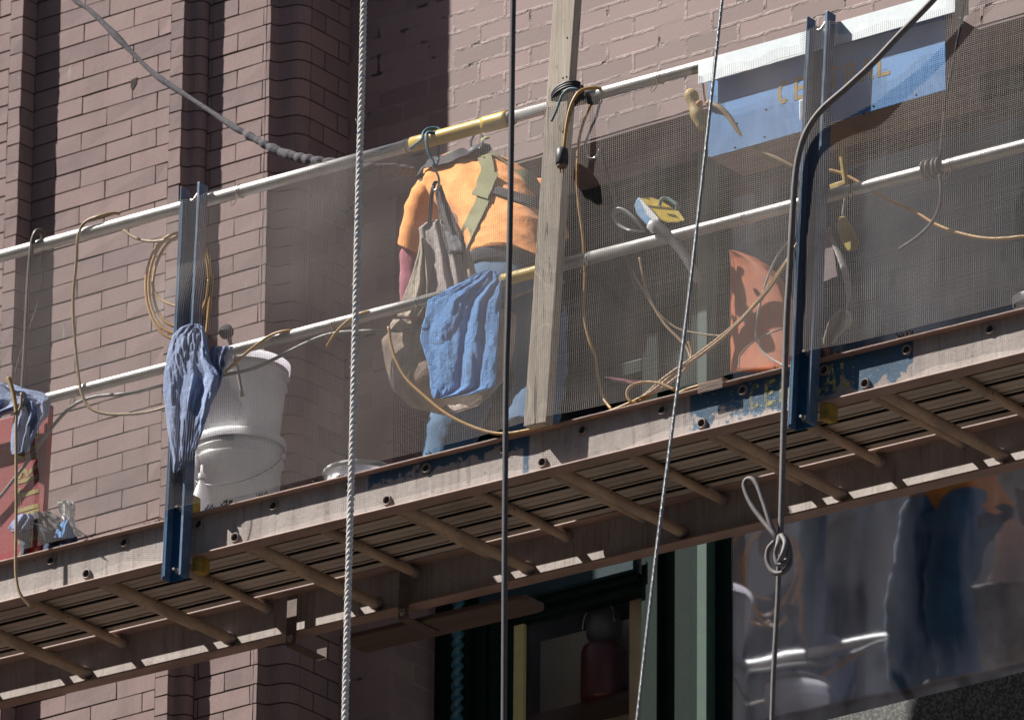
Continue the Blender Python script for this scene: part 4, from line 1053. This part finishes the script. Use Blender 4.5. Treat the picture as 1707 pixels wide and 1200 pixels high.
spec = [((1.545,.395,.745), A1, B1, .176, .134), ((1.535,.41,.79), A1, B1, .170, .130), ((1.515,.425,.835), A1, B1, .170, .129), ((1.50,.44,.87), A1, B1, .172, .130), ((1.45,.475,.95), A1, B1, .178, .128), ((1.39,.51,1.02), A1, B1, .186, .125), ((1.325,.555,1.10), A1, B1, .215, .130), ((1.275,.59,1.165), A1, B1, .236, .130), ((1.250,.615,1.215), A1, B1, .232, .120), ((1.215,.645,1.265), A1, B1, .175, .095), ((1.185,.675,1.285), A1, B1, .085, .070), ((1.178,.69,1.292), A1, B1, .078, .064)]
mb = loft("shirt", m_orange, spec, wk, n=140, sub=10, wr=.013, seed=4)
def arm_spec(p0, p1, p2, r0_, r1_):
    p0, p1, p2 = Vector(p0), Vector(p1), Vector(p2); ax = (p2-p0).normalized(); a = ax.orthogonal().normalized(); b = ax.cross(a)
    return [(p0, a, b, r0_*.7, r0_*.7), (p0.lerp(p1,.3), a, b, r0_*.98, r0_), (p1, a, b, (r0_+r1_)/2, (r0_+r1_)/2), (p2, a, b, r1_, r1_), (p2-ax*.004, a, b, r1_*.86, r1_*.86)]
for a_, sd_ in (((( 1.12,.605,1.245), (1.035,.615,1.17), (.993,.62,1.045)), 8), (((1.40,.615,1.165), (1.435,.66,1.08), (1.42,.74,1.00)), 9)):
    k = loft("sleeve", m_orange, arm_spec(*a_, .092, .074), wk, n=56, sub=8, wr=.008, seed=sd_)
    b = len(mb.v); mb.v += k.v; mb.f += [[i+b for i in f] for f in k.f]; mb.t += k.t; mb.sm += k.sm
k = loft("under", gl, [((1.0,.62,1.09), UX0, UY0, .045, .045), ((.985,.624,1.04), UX0, UY0, .058, .058), ((.975,.63,.97), UX0, UY0, .052, .052), ((.955,.645,.86), UX0, UY0, .044, .044), ((.948,.652,.80), UX0, UY0, .036, .036)], wk, n=36, sub=6, wr=.008, seed=31); k.build("pink_sleeve", gl, wk)
shirt = mb.build("shirt", m_orange, wk)
m_jean = cotton("blue_denim", (.05,.13,.25), (.09,.20,.35)); m_jeanl = m_jean
UX, UY = Vector((1,0,0)), Vector((0,-1,0))
mb = loft("jeans", m_jean, [((1.52,.42,.79), A1, B1, .135, .10), ((1.53,.415,.745), A1, B1, .160, .120), ((1.525,.42,.70), UX, UY, .168, .125), ((1.51,.43,.64), UX, UY, .155, .115)], wk, n=60, sub=5, wr=.006, seed=12)
for spec in ([((1.43,.43,.77), UX, UY, .088, .105), ((1.41,.43,.66), UX, UY, .098, .105), ((1.37,.435,.50), UX, UY, .088, .092), ((1.345,.43,.42), UX, UY, .078, .084), ((1.325,.40,.32), UX, UY, .082, .088), ((1.31,.38,.22), UX, UY, .078, .08), ((1.30,.36,.13), UX, UY, .07, .074), ((1.298,.36,.085), UX, UY, .076, .08)],
             [((1.58,.43,.77), UX, UY, .088, .105), ((1.575,.46,.66), UX, UY, .095, .105), ((1.565,.50,.50), UX, UY, .084, .09), ((1.56,.52,.43), UX, UY, .075, .08), ((1.558,.49,.30), UX, UY, .076, .08), ((1.556,.46,.18), UX, UY, .07, .074), ((1.556,.45,.08), UX, UY, .075, .08)]):
    k = loft("leg", m_jean, spec, wk, n=48, sub=6, wr=.012, seed=len(mb.v) % 7+14)
    b = len(mb.v); mb.v += k.v; mb.f += [[i+b for i in f] for f in k.f]; mb.t += k.t; mb.sm += k.sm
mb.build("jeans", m_jean, wk)
m_boot = simple("brown_boot_leather", (.12,.08,.05), (.08,.055,.04), .6, scale=30, bump=.2)
for ax_, ay, tx, ty in ((1.30,.36,1.27,.56),(1.556,.44,1.57,.64)):
    dv = Vector((tx-ax_, ty-ay, 0)).normalized(); sdv = Vector((-dv.y, dv.x, 0))*-1; zb = L(ax_, ay, .037).z
    sp = [(Vector((ax_,ay,zb+.04))-dv*.045, sdv, Vector((0,0,1)), .030, .036), (Vector((ax_,ay,zb+.05)), sdv, Vector((0,0,1)), .046, .052), (Vector((ax_,ay,zb+.045))+dv*.09, sdv, Vector((0,0,1)), .046, .046), (Vector((ax_,ay,zb+.035))+dv*.17, sdv, Vector((0,0,1)), .048, .036), (Vector((ax_,ay,zb+.028))+dv*.225, sdv, Vector((0,0,1)), .026, .022)]
    k = loft("boot", m_boot, sp, wk, n=28, sub=5); k.build("boot", m_boot, wk)
# hair as a close cap
hc = Vector((1.142,.80,1.255)); k = MB(); k.lathe(hc+Vector((0,-.012,.02)), [(.0,.082),(.04,.074),(.074,.05),(.090,.01),(.088,-.03),(.078,-.055)], axis=(.05,-.35,.93), n=30)
k.build("hair", simple("dark_hair", (.02,.015,.012), (.04,.03,.025), .7, scale=120, bump=.6, bs=300), wk)
# harness straps laid on the shirt
from mathutils.bvhtree import BVHTree
k = loft('belt', m_jean, [((1.535,.41,.765), A1, B1, .170, .128), ((1.54,.405,.735), A1, B1, .181, .139), ((1.54,.41,.700), A1, B1, .178, .136)], wk, n=60, sub=4); k.build('belt_and_hem_shade', simple('charcoal_belt_shade', (.025,.03,.045), (.04,.045,.06), .8, scale=60), wk)  # dark belt, also standing for the shade under the shirt hem
bv = BVHTree.FromPolygons([tuple(v.co) for v in shirt.data.vertices], [tuple(p.vertices) for p in shirt.data.polygons])
def onshirt(px, py, off):
    v = (at(px, py, .5)-CAM).normalized(); h = bv.ray_cast(CAM, v)
    if h[0] is None:
        h = bv.find_nearest(at(px, py, .5)); 
    nrm = h[1] if h[1].dot(v) < 0 else -h[1]
    return h[0]+nrm*off, nrm
def strap(name, mat, pts, wpx, off=.004, th=.003):
    c = [Vector((p[0], p[1], 0)) for p in pts]; c = catmull(c, 8); L_, Rr_ = [], []
    for i in range(len(c)):
        t = (c[min(i+1,len(c)-1)]-c[max(i-1,0)]).normalized(); nx = Vector((-t.y, t.x, 0))*wpx/2
        a, n1 = onshirt(c[i].x+nx.x, c[i].y+nx.y, off); b, n2 = onshirt(c[i].x-nx.x, c[i].y-nx.y, off); L_.append((a, n1)); Rr_.append((b, n2))
    for S in (L_, Rr_):       # smooth over the folds
        for _ in range(4):
            S[:] = [S[0]]+[((S[i-1][0]+S[i][0]*2+S[i+1][0])/4, S[i][1]) for i in range(1, len(S)-1)]+[S[-1]]
    m = MB(); m.rings([[a, b, b+n2*th, a+n1*th] for (a, n1), (b, n2) in zip(L_, Rr_)], sm=False); return m.build(name, mat, wk)
m_olive = simple("olive_webbing", (.25,.25,.12), (.19,.195,.095), .8, scale=200, bump=.4, bs=700)
m_blweb = simple("black_webbing", (.03,.028,.035), (.055,.05,.06), .8, scale=200, bump=.4, bs=700)
strap("harness_strap", m_olive, [(808,262),(813,280),(814,305),(810,325),(803,345),(790,372),(779,396),(772,412)], 21, .006)
strap("harness_strap", m_olive, [(815,252),(832,258),(852,272),(876,296),(897,320),(912,345)], 17, .006)
strap("harness_pad", m_olive, [(819,292),(812,312),(804,333)], 27, .012, .005)
strap("chest_strap", m_blweb, [(824,318),(842,325),(865,333),(905,344),(925,348)], 14, .006)
strap("shoulder_strap", m_blweb, [(686,280),(705,278),(730,274),(755,268),(772,260),(795,256)], 13, .012)
strap("shoulder_strap", m_olive, [(812,262),(800,256),(785,252),(765,252),(745,258)], 13, .008)
q, nn2 = onshirt(801, 258, .018)
m = MB(); m.lathe(q, [(0,.016),(.020,.014),(.034,.004),(.036,-.012),(.02,-.02)], axis=nn2, n=20, sq=(1.15,.8)); m.build("dorsal_pad", simple("navy_pad", (.02,.03,.055), (.05,.055,.07), .6, scale=60, bump=.5), wk)
m = MB(); m.tube([q+nn2*.018+Vector((.024*math.cos(a), -.004, .030*math.sin(a)+.006)) for a in np.linspace(0, 2*math.pi, 16)], .0042, n=8, sub=2); m.build("steel_ring", m_chrome, wk)
m = MB(); m.lathe(q+nn2*.014+Vector((.03,0,.014)), [(0,.008),(.012,.006),(.015,0)], axis=nn2, n=16); m.build("label_patch", simple("lime_patch", (.45,.45,.16), None, .7), wk)
q, nn2 = onshirt(690, 290, .02)
m = MB(); m.box(q.x-.028, q.x+.028, q.y-.016, q.y+.016, q.z-.016, q.z+.018); o = m.build("lanyard_pack", simple("brown_shock_pack", (.20,.13,.12), (.13,.09,.09), .7, scale=60), wk); bevel(o, .004)

# ------------------------------------------------------------------ blue steel box hung on the top rail
bx = thing("steel_box", "pale blue lettered steel box with a galvanised lip hung on the top rail", "box", tuple(at(1380,220,.1)))
X0, X1 = at(1180,264,-.004).x, at(1576,149,-.004).x
zb_ = at(1380, 206, -.004).z; zt_b = 1.012
def xb(x, y, z): return Vector((x, y, z))
def blue_sheet():
    n = NT("pale_blue_sheet"); c = n.mix(n.ramp(n.noise(5, None, 5), .35, .7), (.07,.27,.64), (.12,.34,.70))
    n.setc(c); n.rough(.5); return n.m
m_sheet = blue_sheet()
b_ = MB(); b_.box(X0, X1, -.004, 0, zb_, zt_b); fp = b_.build("front_panel", m_sheet, bx)
b_ = MB(); b_.box(X0+.002, X1-.002, .0005, .182, zb_+.002, zb_+.012); b_.build("plywood_base", simple("brown_plywood", (.30,.20,.15), (.24,.155,.12), .8, scale=12), bx)
b_ = MB(); b_.box(X1-.0045, X1-.0008, .0005, .182, zb_+.0125, zt_b); b_.box(X0+.0008, X0+.0045, .0005, .182, zb_+.0125, zt_b); b_.box(X0+.005, X1-.005, .178, .182, zb_+.0125, zt_b); b_.build("side_panel", simple("plywood_side", (.33,.24,.20), (.27,.19,.16), .8, scale=12), bx)
g0, g1 = at(1164, 123, -.036), at(1592, 2, -.036)
def gf(x, y, z): p = g0.lerp(g1, x); return Vector((p.x, y, p.z+z))
def galv_sheet():
    n = NT("galvanised_sheet"); v = n.new("ShaderNodeTexVoronoi"); v.inputs["Scale"].default_value = 55; n.link(n.co, v.inputs[0])
    c = n.mix(v.outputs["Distance"], (.66,.74,.78), (.76,.81,.83)); c = n.mix(n.ramp(n.noise(12, None, 6), .5, .75), c, (.82,.85,.86)); n.setc(c); n.rough(.45, .1); return n.m
m_gs = galv_sheet()
b_ = MB(); b_.box(0, 1, -.0365, -.0345, -.036, .040, f=gf); b_.box(0, 1, -.0342, .038, .038, .040, f=gf); b_.box(0, 1, .036, .038, -.02, .0378, f=gf); b_.build("galvanised_lip", m_gs, bx)
for px_, py_ in ((1228,206),(1277,183),(1274,228),(1225,246),(1182,262),(1365,158),(1440,190),(1456,177),(1527,158),(1330,136)):
    q = at(px_, py_, -.0045); m = MB(); m.lathe(q, [(0,-.002),(.0035,-.001),(.004,.0008)], axis=(0,1,0), n=8); m.build("rivet", m_blk, bx)
l0, l1 = at(1296, 176, -.0045), at(1484, 124, -.0045)
letters("CENTRAL", 1, lambda u, v: Vector((l0.x+u*(l1.x-l0.x)/5.42, -.0048, l0.z+(l1.z-l0.z)*u/5.42+v*.076)), simple("ochre_letters", (.40,.26,.04), (.30,.19,.03), .6, scale=40), fp)
m = MB(); m.box(at(1333,190,-.01).x, at(1345,190,-.01).x, -.012, -.0052, at(1339,198,-.01).z, at(1339,166,-.01).z); m.build("white_clip", plastic("white_clip_plastic", (.7,.7,.72), (.6,.6,.6)), bx)
m = MB(); m.tube(pl([(1171,130,.02),(1173,150,.02),(1176,172,.02)], 0), .003, n=8); m.build("hanging_wire", m_whitec, bx)
# yellow handle and its tan hose
yh = thing("yellow_grip", "yellow moulded hand grip hanging under the left end of the galvanised lip", "handle", tuple(at(1163,183,.0)))
m = MB(); m.tube(pl([(1150,152,.0),(1154,165,.0),(1160,183,.0),(1166,198,.0),(1170,214,.0)], 0), lambda s: .0215*(1-.35*(2*s-1)**4)*(1+.12*math.sin(s*12)), n=18, sub=6); m.build("grip", simple("dusty_yellow_plastic", (.55,.38,.14), (.42,.30,.13), .6, scale=30, bump=.3), yh)
for a in ((1166,173),(1182,173)):
    q = at(a[0], a[1], -.01); m = MB(); m.lathe(q, [(.0,-.012),(.008,-.009),(.012,0),(.008,.009),(0,.012)], axis=(1,0,-.1), n=14); m.build("ball_joint", simple("orange_joint", (.60,.30,.12), None, .5), yh)
m = MB(); m.tube(pl([(1184,174,-.01),(1200,180,-.01),(1215,195,-.005),(1232,220,0),(1250,240,.01),(1272,254,.015),(1298,266,.02),(1325,280,.03)], 0), lambda s: .0095-.003*s, n=12, sub=6)
tag(m.build("tan_hose", m_tanc), "tan hose curving across the blue box from the yellow grip", "hose")
# grinder with shroud, vacuum hose
gr = thing("dust_grinder", "yellow power tool with a blue band and corrugated grey hose on the mid rail", "power tool", tuple(at(1100,360,.0)))
m_ty = simple("yellow_tool_plastic", (.85,.62,.10), (.70,.50,.07), .45, scale=30)
gc = at(1095, 352, .02); ga = Vector((.55,-.35,.62)).normalized()
gx = ga.cross(Vector((0,0,1))).normalized()
def gpx(pts, Y): return pl(pts, Y)
# yellow deck of the tool as a thick slab with blue edge
def slab(pts, Ya, Yb):
    m = MB(); n_ = len(pts)
    for Y in (Ya, Yb):
        for p in pts: m.v.append(at(p[0], p[1], p[2]+Y))
    m.face(list(range(n_))[::-1]); m.face([n_+i for i in range(n_)])
    for i in range(n_): j = (i+1) % n_; m.face([i, j, n_+j, n_+i])
    return m
o = slab([(1066,330,.03),(1085,329,.05),(1100,334,.06),(1118,345,.06),(1132,356,.06),(1141,366,.05),(1130,371,.03),(1112,371,.01),(1096,366,0),(1080,348,.0)], 0, .035).build("tool_housing", m_ty, gr); bevel(o, .006, 3)
o = slab([(1062,331,.0),(1067,329,.0),(1081,345,-.01),(1094,358,-.01),(1100,372,-.01),(1090,386,-.01),(1078,375,-.01),(1062,358,0),(1057,343,0)], -.012, .012).build("blue_band", simple("blue_label_band", (.16,.38,.66), (.45,.60,.75), .4, scale=30), gr); bevel(o, .004)
o = slab([(1066,333,-.016),(1070,333,-.016),(1098,364,-.026),(1094,372,-.026),(1078,358,-.02)], -.002, .002).build("white_stripe", simple("white_stripe_paint", (.75,.77,.8), None, .4), gr)
m = MB(); m.tube(gpx([(1100,343,.02),(1103,332,.02),(1112,331,.03),(1122,337,.03),(1129,343,.03),(1127,352,.04)], 0), .0055, n=10); m.build("tool_handle", simple("pale_teal_plastic", (.16,.30,.30), (.12,.24,.25), .3), gr)
o = slab([(1124,351,.0),(1131,352,.0),(1141,366,.0),(1138,369,.0),(1128,360,.0)], -.004, .004).build("latch", m_ty, gr)
m = MB(); m.tube(gpx([(1022,360,.02),(1026,351,.02),(1036,350,.02),(1050,358,.02),(1064,372,.02),(1075,386,.01)], 0), lambda s: .006+.003*math.sin(s*3.14), n=10, flat=.5); m.tube(gpx([(1022,360,.02),(1028,372,.02),(1045,382,.02),(1060,385,.015),(1075,386,.01)], 0), .006, n=10, flat=.5); m.build("guard_ring", simple("dull_grey_guard", (.30,.33,.34), (.22,.25,.26), .4, .3), gr)
hs = pl([(1088,378,-.035),(1098,380,-.035),(1108,388,-.03),(1122,402,-.02),(1138,422,-.01),(1152,444,.0),(1164,468,.02)], 0)
m = MB(); m.tube(hs, lambda s: (.0185-.006*s)*(1+.06*math.sin(s*210)), n=20, sub=30); m.build("vacuum_hose", simple("corrugated_grey_hose", (.30,.30,.33), (.22,.22,.25), .5, scale=30), gr)
m = MB(); m.lathe(at(1091,377,-.035), [(.012,-.014),(.021,-.012),(.021,.010),(.017,.012)], axis=(hs[5]-hs[0]).normalized(), n=20); m.build("hose_cuff", plastic("pale_cuff", (.5,.5,.52), (.4,.4,.42)), gr)
# orange sheet
o = cloth("rubber_sheet", simple("orange_rubber", (.66,.21,.09), (.55,.16,.07), .6, scale=14, bump=.2), [(417,1214,1222),(422,1215,1240),(431,1216,1262),(445,1217,1284),(462,1217,1301),(484,1217,1315),(510,1217,1325),(545,1217,1332),(580,1217,1335),(620,1217,1336)], .20, .07, [(.62,.62,.7,1.0)], nu=40, nv=40, back=.05, seed=90, nz=.0)
tag(o, "curved orange rubber sheet standing behind the netting left of the right blue post", "rubber sheet")
# caulking gun, tag, wrap
cg = thing("caulking_gun", "yellow handled caulking gun hanging just right of the right blue post", "tool", tuple(at(1410,330,.05)))
m_cg = simple("chipped_yellow_enamel", (.55,.38,.05), (.36,.25,.06), .55, scale=40, bump=.3)
m = MB(); m.tube(pl([(1402,240,.05),(1404,262,.05),(1408,290,.05),(1411,310,.05)], 0), .010, n=12); m.build("gun_rod", m_cg, cg)
o = slab([(1382,308,.05),(1408,300,.05),(1410,307,.05),(1394,314,.05),(1386,322,.05)], -.01, .01).build("trigger", m_cg, cg); bevel(o, .003)
o = slab([(1398,362,.05),(1410,360,.05),(1424,386,.05),(1432,402,.05),(1428,416,.05),(1414,420,.05),(1402,402,.05),(1396,380,.05)], -.014, .014).build("grip", m_cg, cg); bevel(o, .006)
m = MB(); m.tube(pl([(1411,310,.05),(1409,335,.05),(1405,362,.05)], 0), .006, n=10); m.build("gun_spine", m_greyc, cg)
o = slab([(1360,386,.04),(1384,378,.04),(1396,460,.04),(1372,470,.04)], -.003, .003).build("paper_tag", simple("pink_grey_card", (.36,.28,.29), (.30,.235,.24), .8, scale=20)); bevel(o, .001)
tag(o, "pinkish grey card hanging beside the right blue post under the mid rail", "card")
sl = thing("white_sling", "white strap hanging down to a knotted dirty white cloth on the beam edge", "strap", tuple(at(1400,575,.02)))
m = MB(); m.tube(pl([(1384,392,.04),(1392,410,.04),(1402,432,.035),(1410,458,.03),(1414,490,.03),(1412,516,.02)], 0), lambda s: .0035+.0075*math.sin(min(1, s*1.05)*math.pi), n=12, sub=8, flat=.4); m.build("strap", m_whitec, sl)
m_dw = cloth_mat("dirty_white_cloth", (.50,.46,.42), (.34,.31,.28))
cloth("knotted_cloth", m_dw, [(516,1400,1412),(522,1390,1420),(532,1383,1422),(542,1379,1420),(552,1376,1410),(562,1373,1398),(574,1372,1392)], .01, .035, [(.3,.2,.1,1),(.75,.7,.1,.9),(.5,.5,.05,-.7)], parent=sl, seed=70, nu=26, nv=22, back=.03)
o = cloth("red_cloth", cloth_mat("dull_pink_cloth", (.30,.08,.11), (.22,.06,.09)), [(628,1008,1016),(631,1012,1040),(635,1024,1072),(640,1040,1074)], .22, .02, [(.3,.3,.2,.8)], nu=20, nv=8, seed=80)
tag(o, "small dull pink cloth lying on the deck right of the timber post", "cloth")
m = MB(); m.box(at(1425,0,.0).x-.0, at(1425,0,.0).x+.10, -.02, .02, 0, .006, f=lambda x, y, z: Vector((x, y, at(1440,572,.0).z-.30*0-(x-at(1425,0,0).x)*.02+z)))
# dry debris on the beam edge
m_deb = simple("dry_leaf_debris", (.07,.045,.03), (.13,.085,.05), .95, scale=90)
first = None
for i, (px_, py_, s) in enumerate(((1507,556,.020),(262,858,.010),(272,856,.012),(350,838,.014),(378,832,.016),(436,826,.014),(476,818,.012),(520,806,.012),(565,800,.010),(715,765,.012),(150,893,.010),(1296,607,.012),(1220,628,.008),(1390,580,.014),(1640,518,.008),(1445,570,.012),(245,862,.010))):
    q = loc(at(px_, py_, -.015)); q = L(q.x, -.012, .034); m = MB(); rnd = random.Random(i)
    for _ in range(34 if s > .013 else 22):
        d1 = Vector([rnd.uniform(-1,1) for _ in range(3)]); d1.z = abs(d1.z)*1.3; d2 = Vector([rnd.uniform(-1,1) for _ in range(3)])*.5
        c = q+Vector((d1.x*s*1.2, d1.y*s*.6, d1.z*s*.8)); b = len(m.v)
        m.v += [c, c+d2*s*.8, c+d2*s*.5+Vector((0,0,s*.5)), c+d2.cross(d1)*s*.4]; m.face([b,b+1,b+2]); m.face([b,b+2,b+3]); m.face([b,b+3,b+1])
    tag(m.build("debris_clump", m_deb), "little clump of dry brown litter caught on the edge of the front beam", "debris", "clumps of debris along the beam edge")

#@@END@@


# ------------------------------------------------------------------ ground and light
g_ = MB(); g_.box(-600, 600, -600, 600, -12.6, -12.5); go = g_.build("ground", simple("street_asphalt", (.07,.062,.055), (.07,.07,.07), .9, scale=2)); structure(go)
g_ = MB(); g_.box(-40, 40, -3.5, 1.0, -12.48, -12.35); go = g_.build("pavement", simple("pale_pavement", (.24,.19,.15), (.19,.155,.12), .9, scale=2)); structure(go)
# building across the street, whose pale front the glass mirrors
def across():
    t = thing("stone_building", "pale stone office building across the street", "building", (-30,-40,-12.5))
    mb = MB()
    mb.box(-70, 22, -62, -27, -12.5, 20)
    for i in range(12): mb.box(-34.55+i*2.4, -33.95+i*2.4, -26.99, -26.6, -12.5, 20)
    for j in range(9): mb.box(-60, 22, -26.99, -26.75, -9.3+j*3.3, -8.8+j*3.3)
    mb.build("facade", simple("pale_limestone", (.62,.58,.56), (.46,.43,.42), .9, scale=.5), t)
    gl = simple("street_window_glass", (.04,.05,.07), None, .15)
    for i in range(11):
        for j in range(9):
            x = -33.3+i*2.4; z = -8.4+j*3.3
            w = MB(); w.box(x, x+1.25, -26.98, -26.9, z, z+2.0); w.build("window", gl, t)
    return t
across()
sun_to = Vector((1.70, 1, -2.2)).normalized()
sd = bpy.data.lights.new("sun", 'SUN'); sd.energy = 5.0; sd.angle = R(.53); sd.color = (1, .955, .89)
so = bpy.data.objects.new("sun", sd); col.objects.link(so); so.rotation_euler = sun_to.to_track_quat('-Z', 'Y').to_euler(); so.location = (0,-5,9)
w = bpy.data.worlds.new("World"); sc.world = w; w.use_nodes = True
sk = w.node_tree.nodes.new("ShaderNodeTexSky"); sk.sky_type = 'NISHITA'; sk.sun_disc = False
src = -sun_to
sk.sun_elevation = math.asin(src.z); sk.sun_rotation = math.atan2(src.x, src.y)
bg = w.node_tree.nodes["Background"]; w.node_tree.links.new(sk.outputs[0], bg.inputs[0]); bg.inputs[1].default_value = .035
sc.view_settings.view_transform = 'Standard'; sc.view_settings.look = 'None'; sc.view_settings.exposure = .74; sc.view_settings.gamma = 1
sc.render.engine = 'CYCLES'
sc.cycles.max_bounces = 8; sc.cycles.transparent_max_bounces = 16
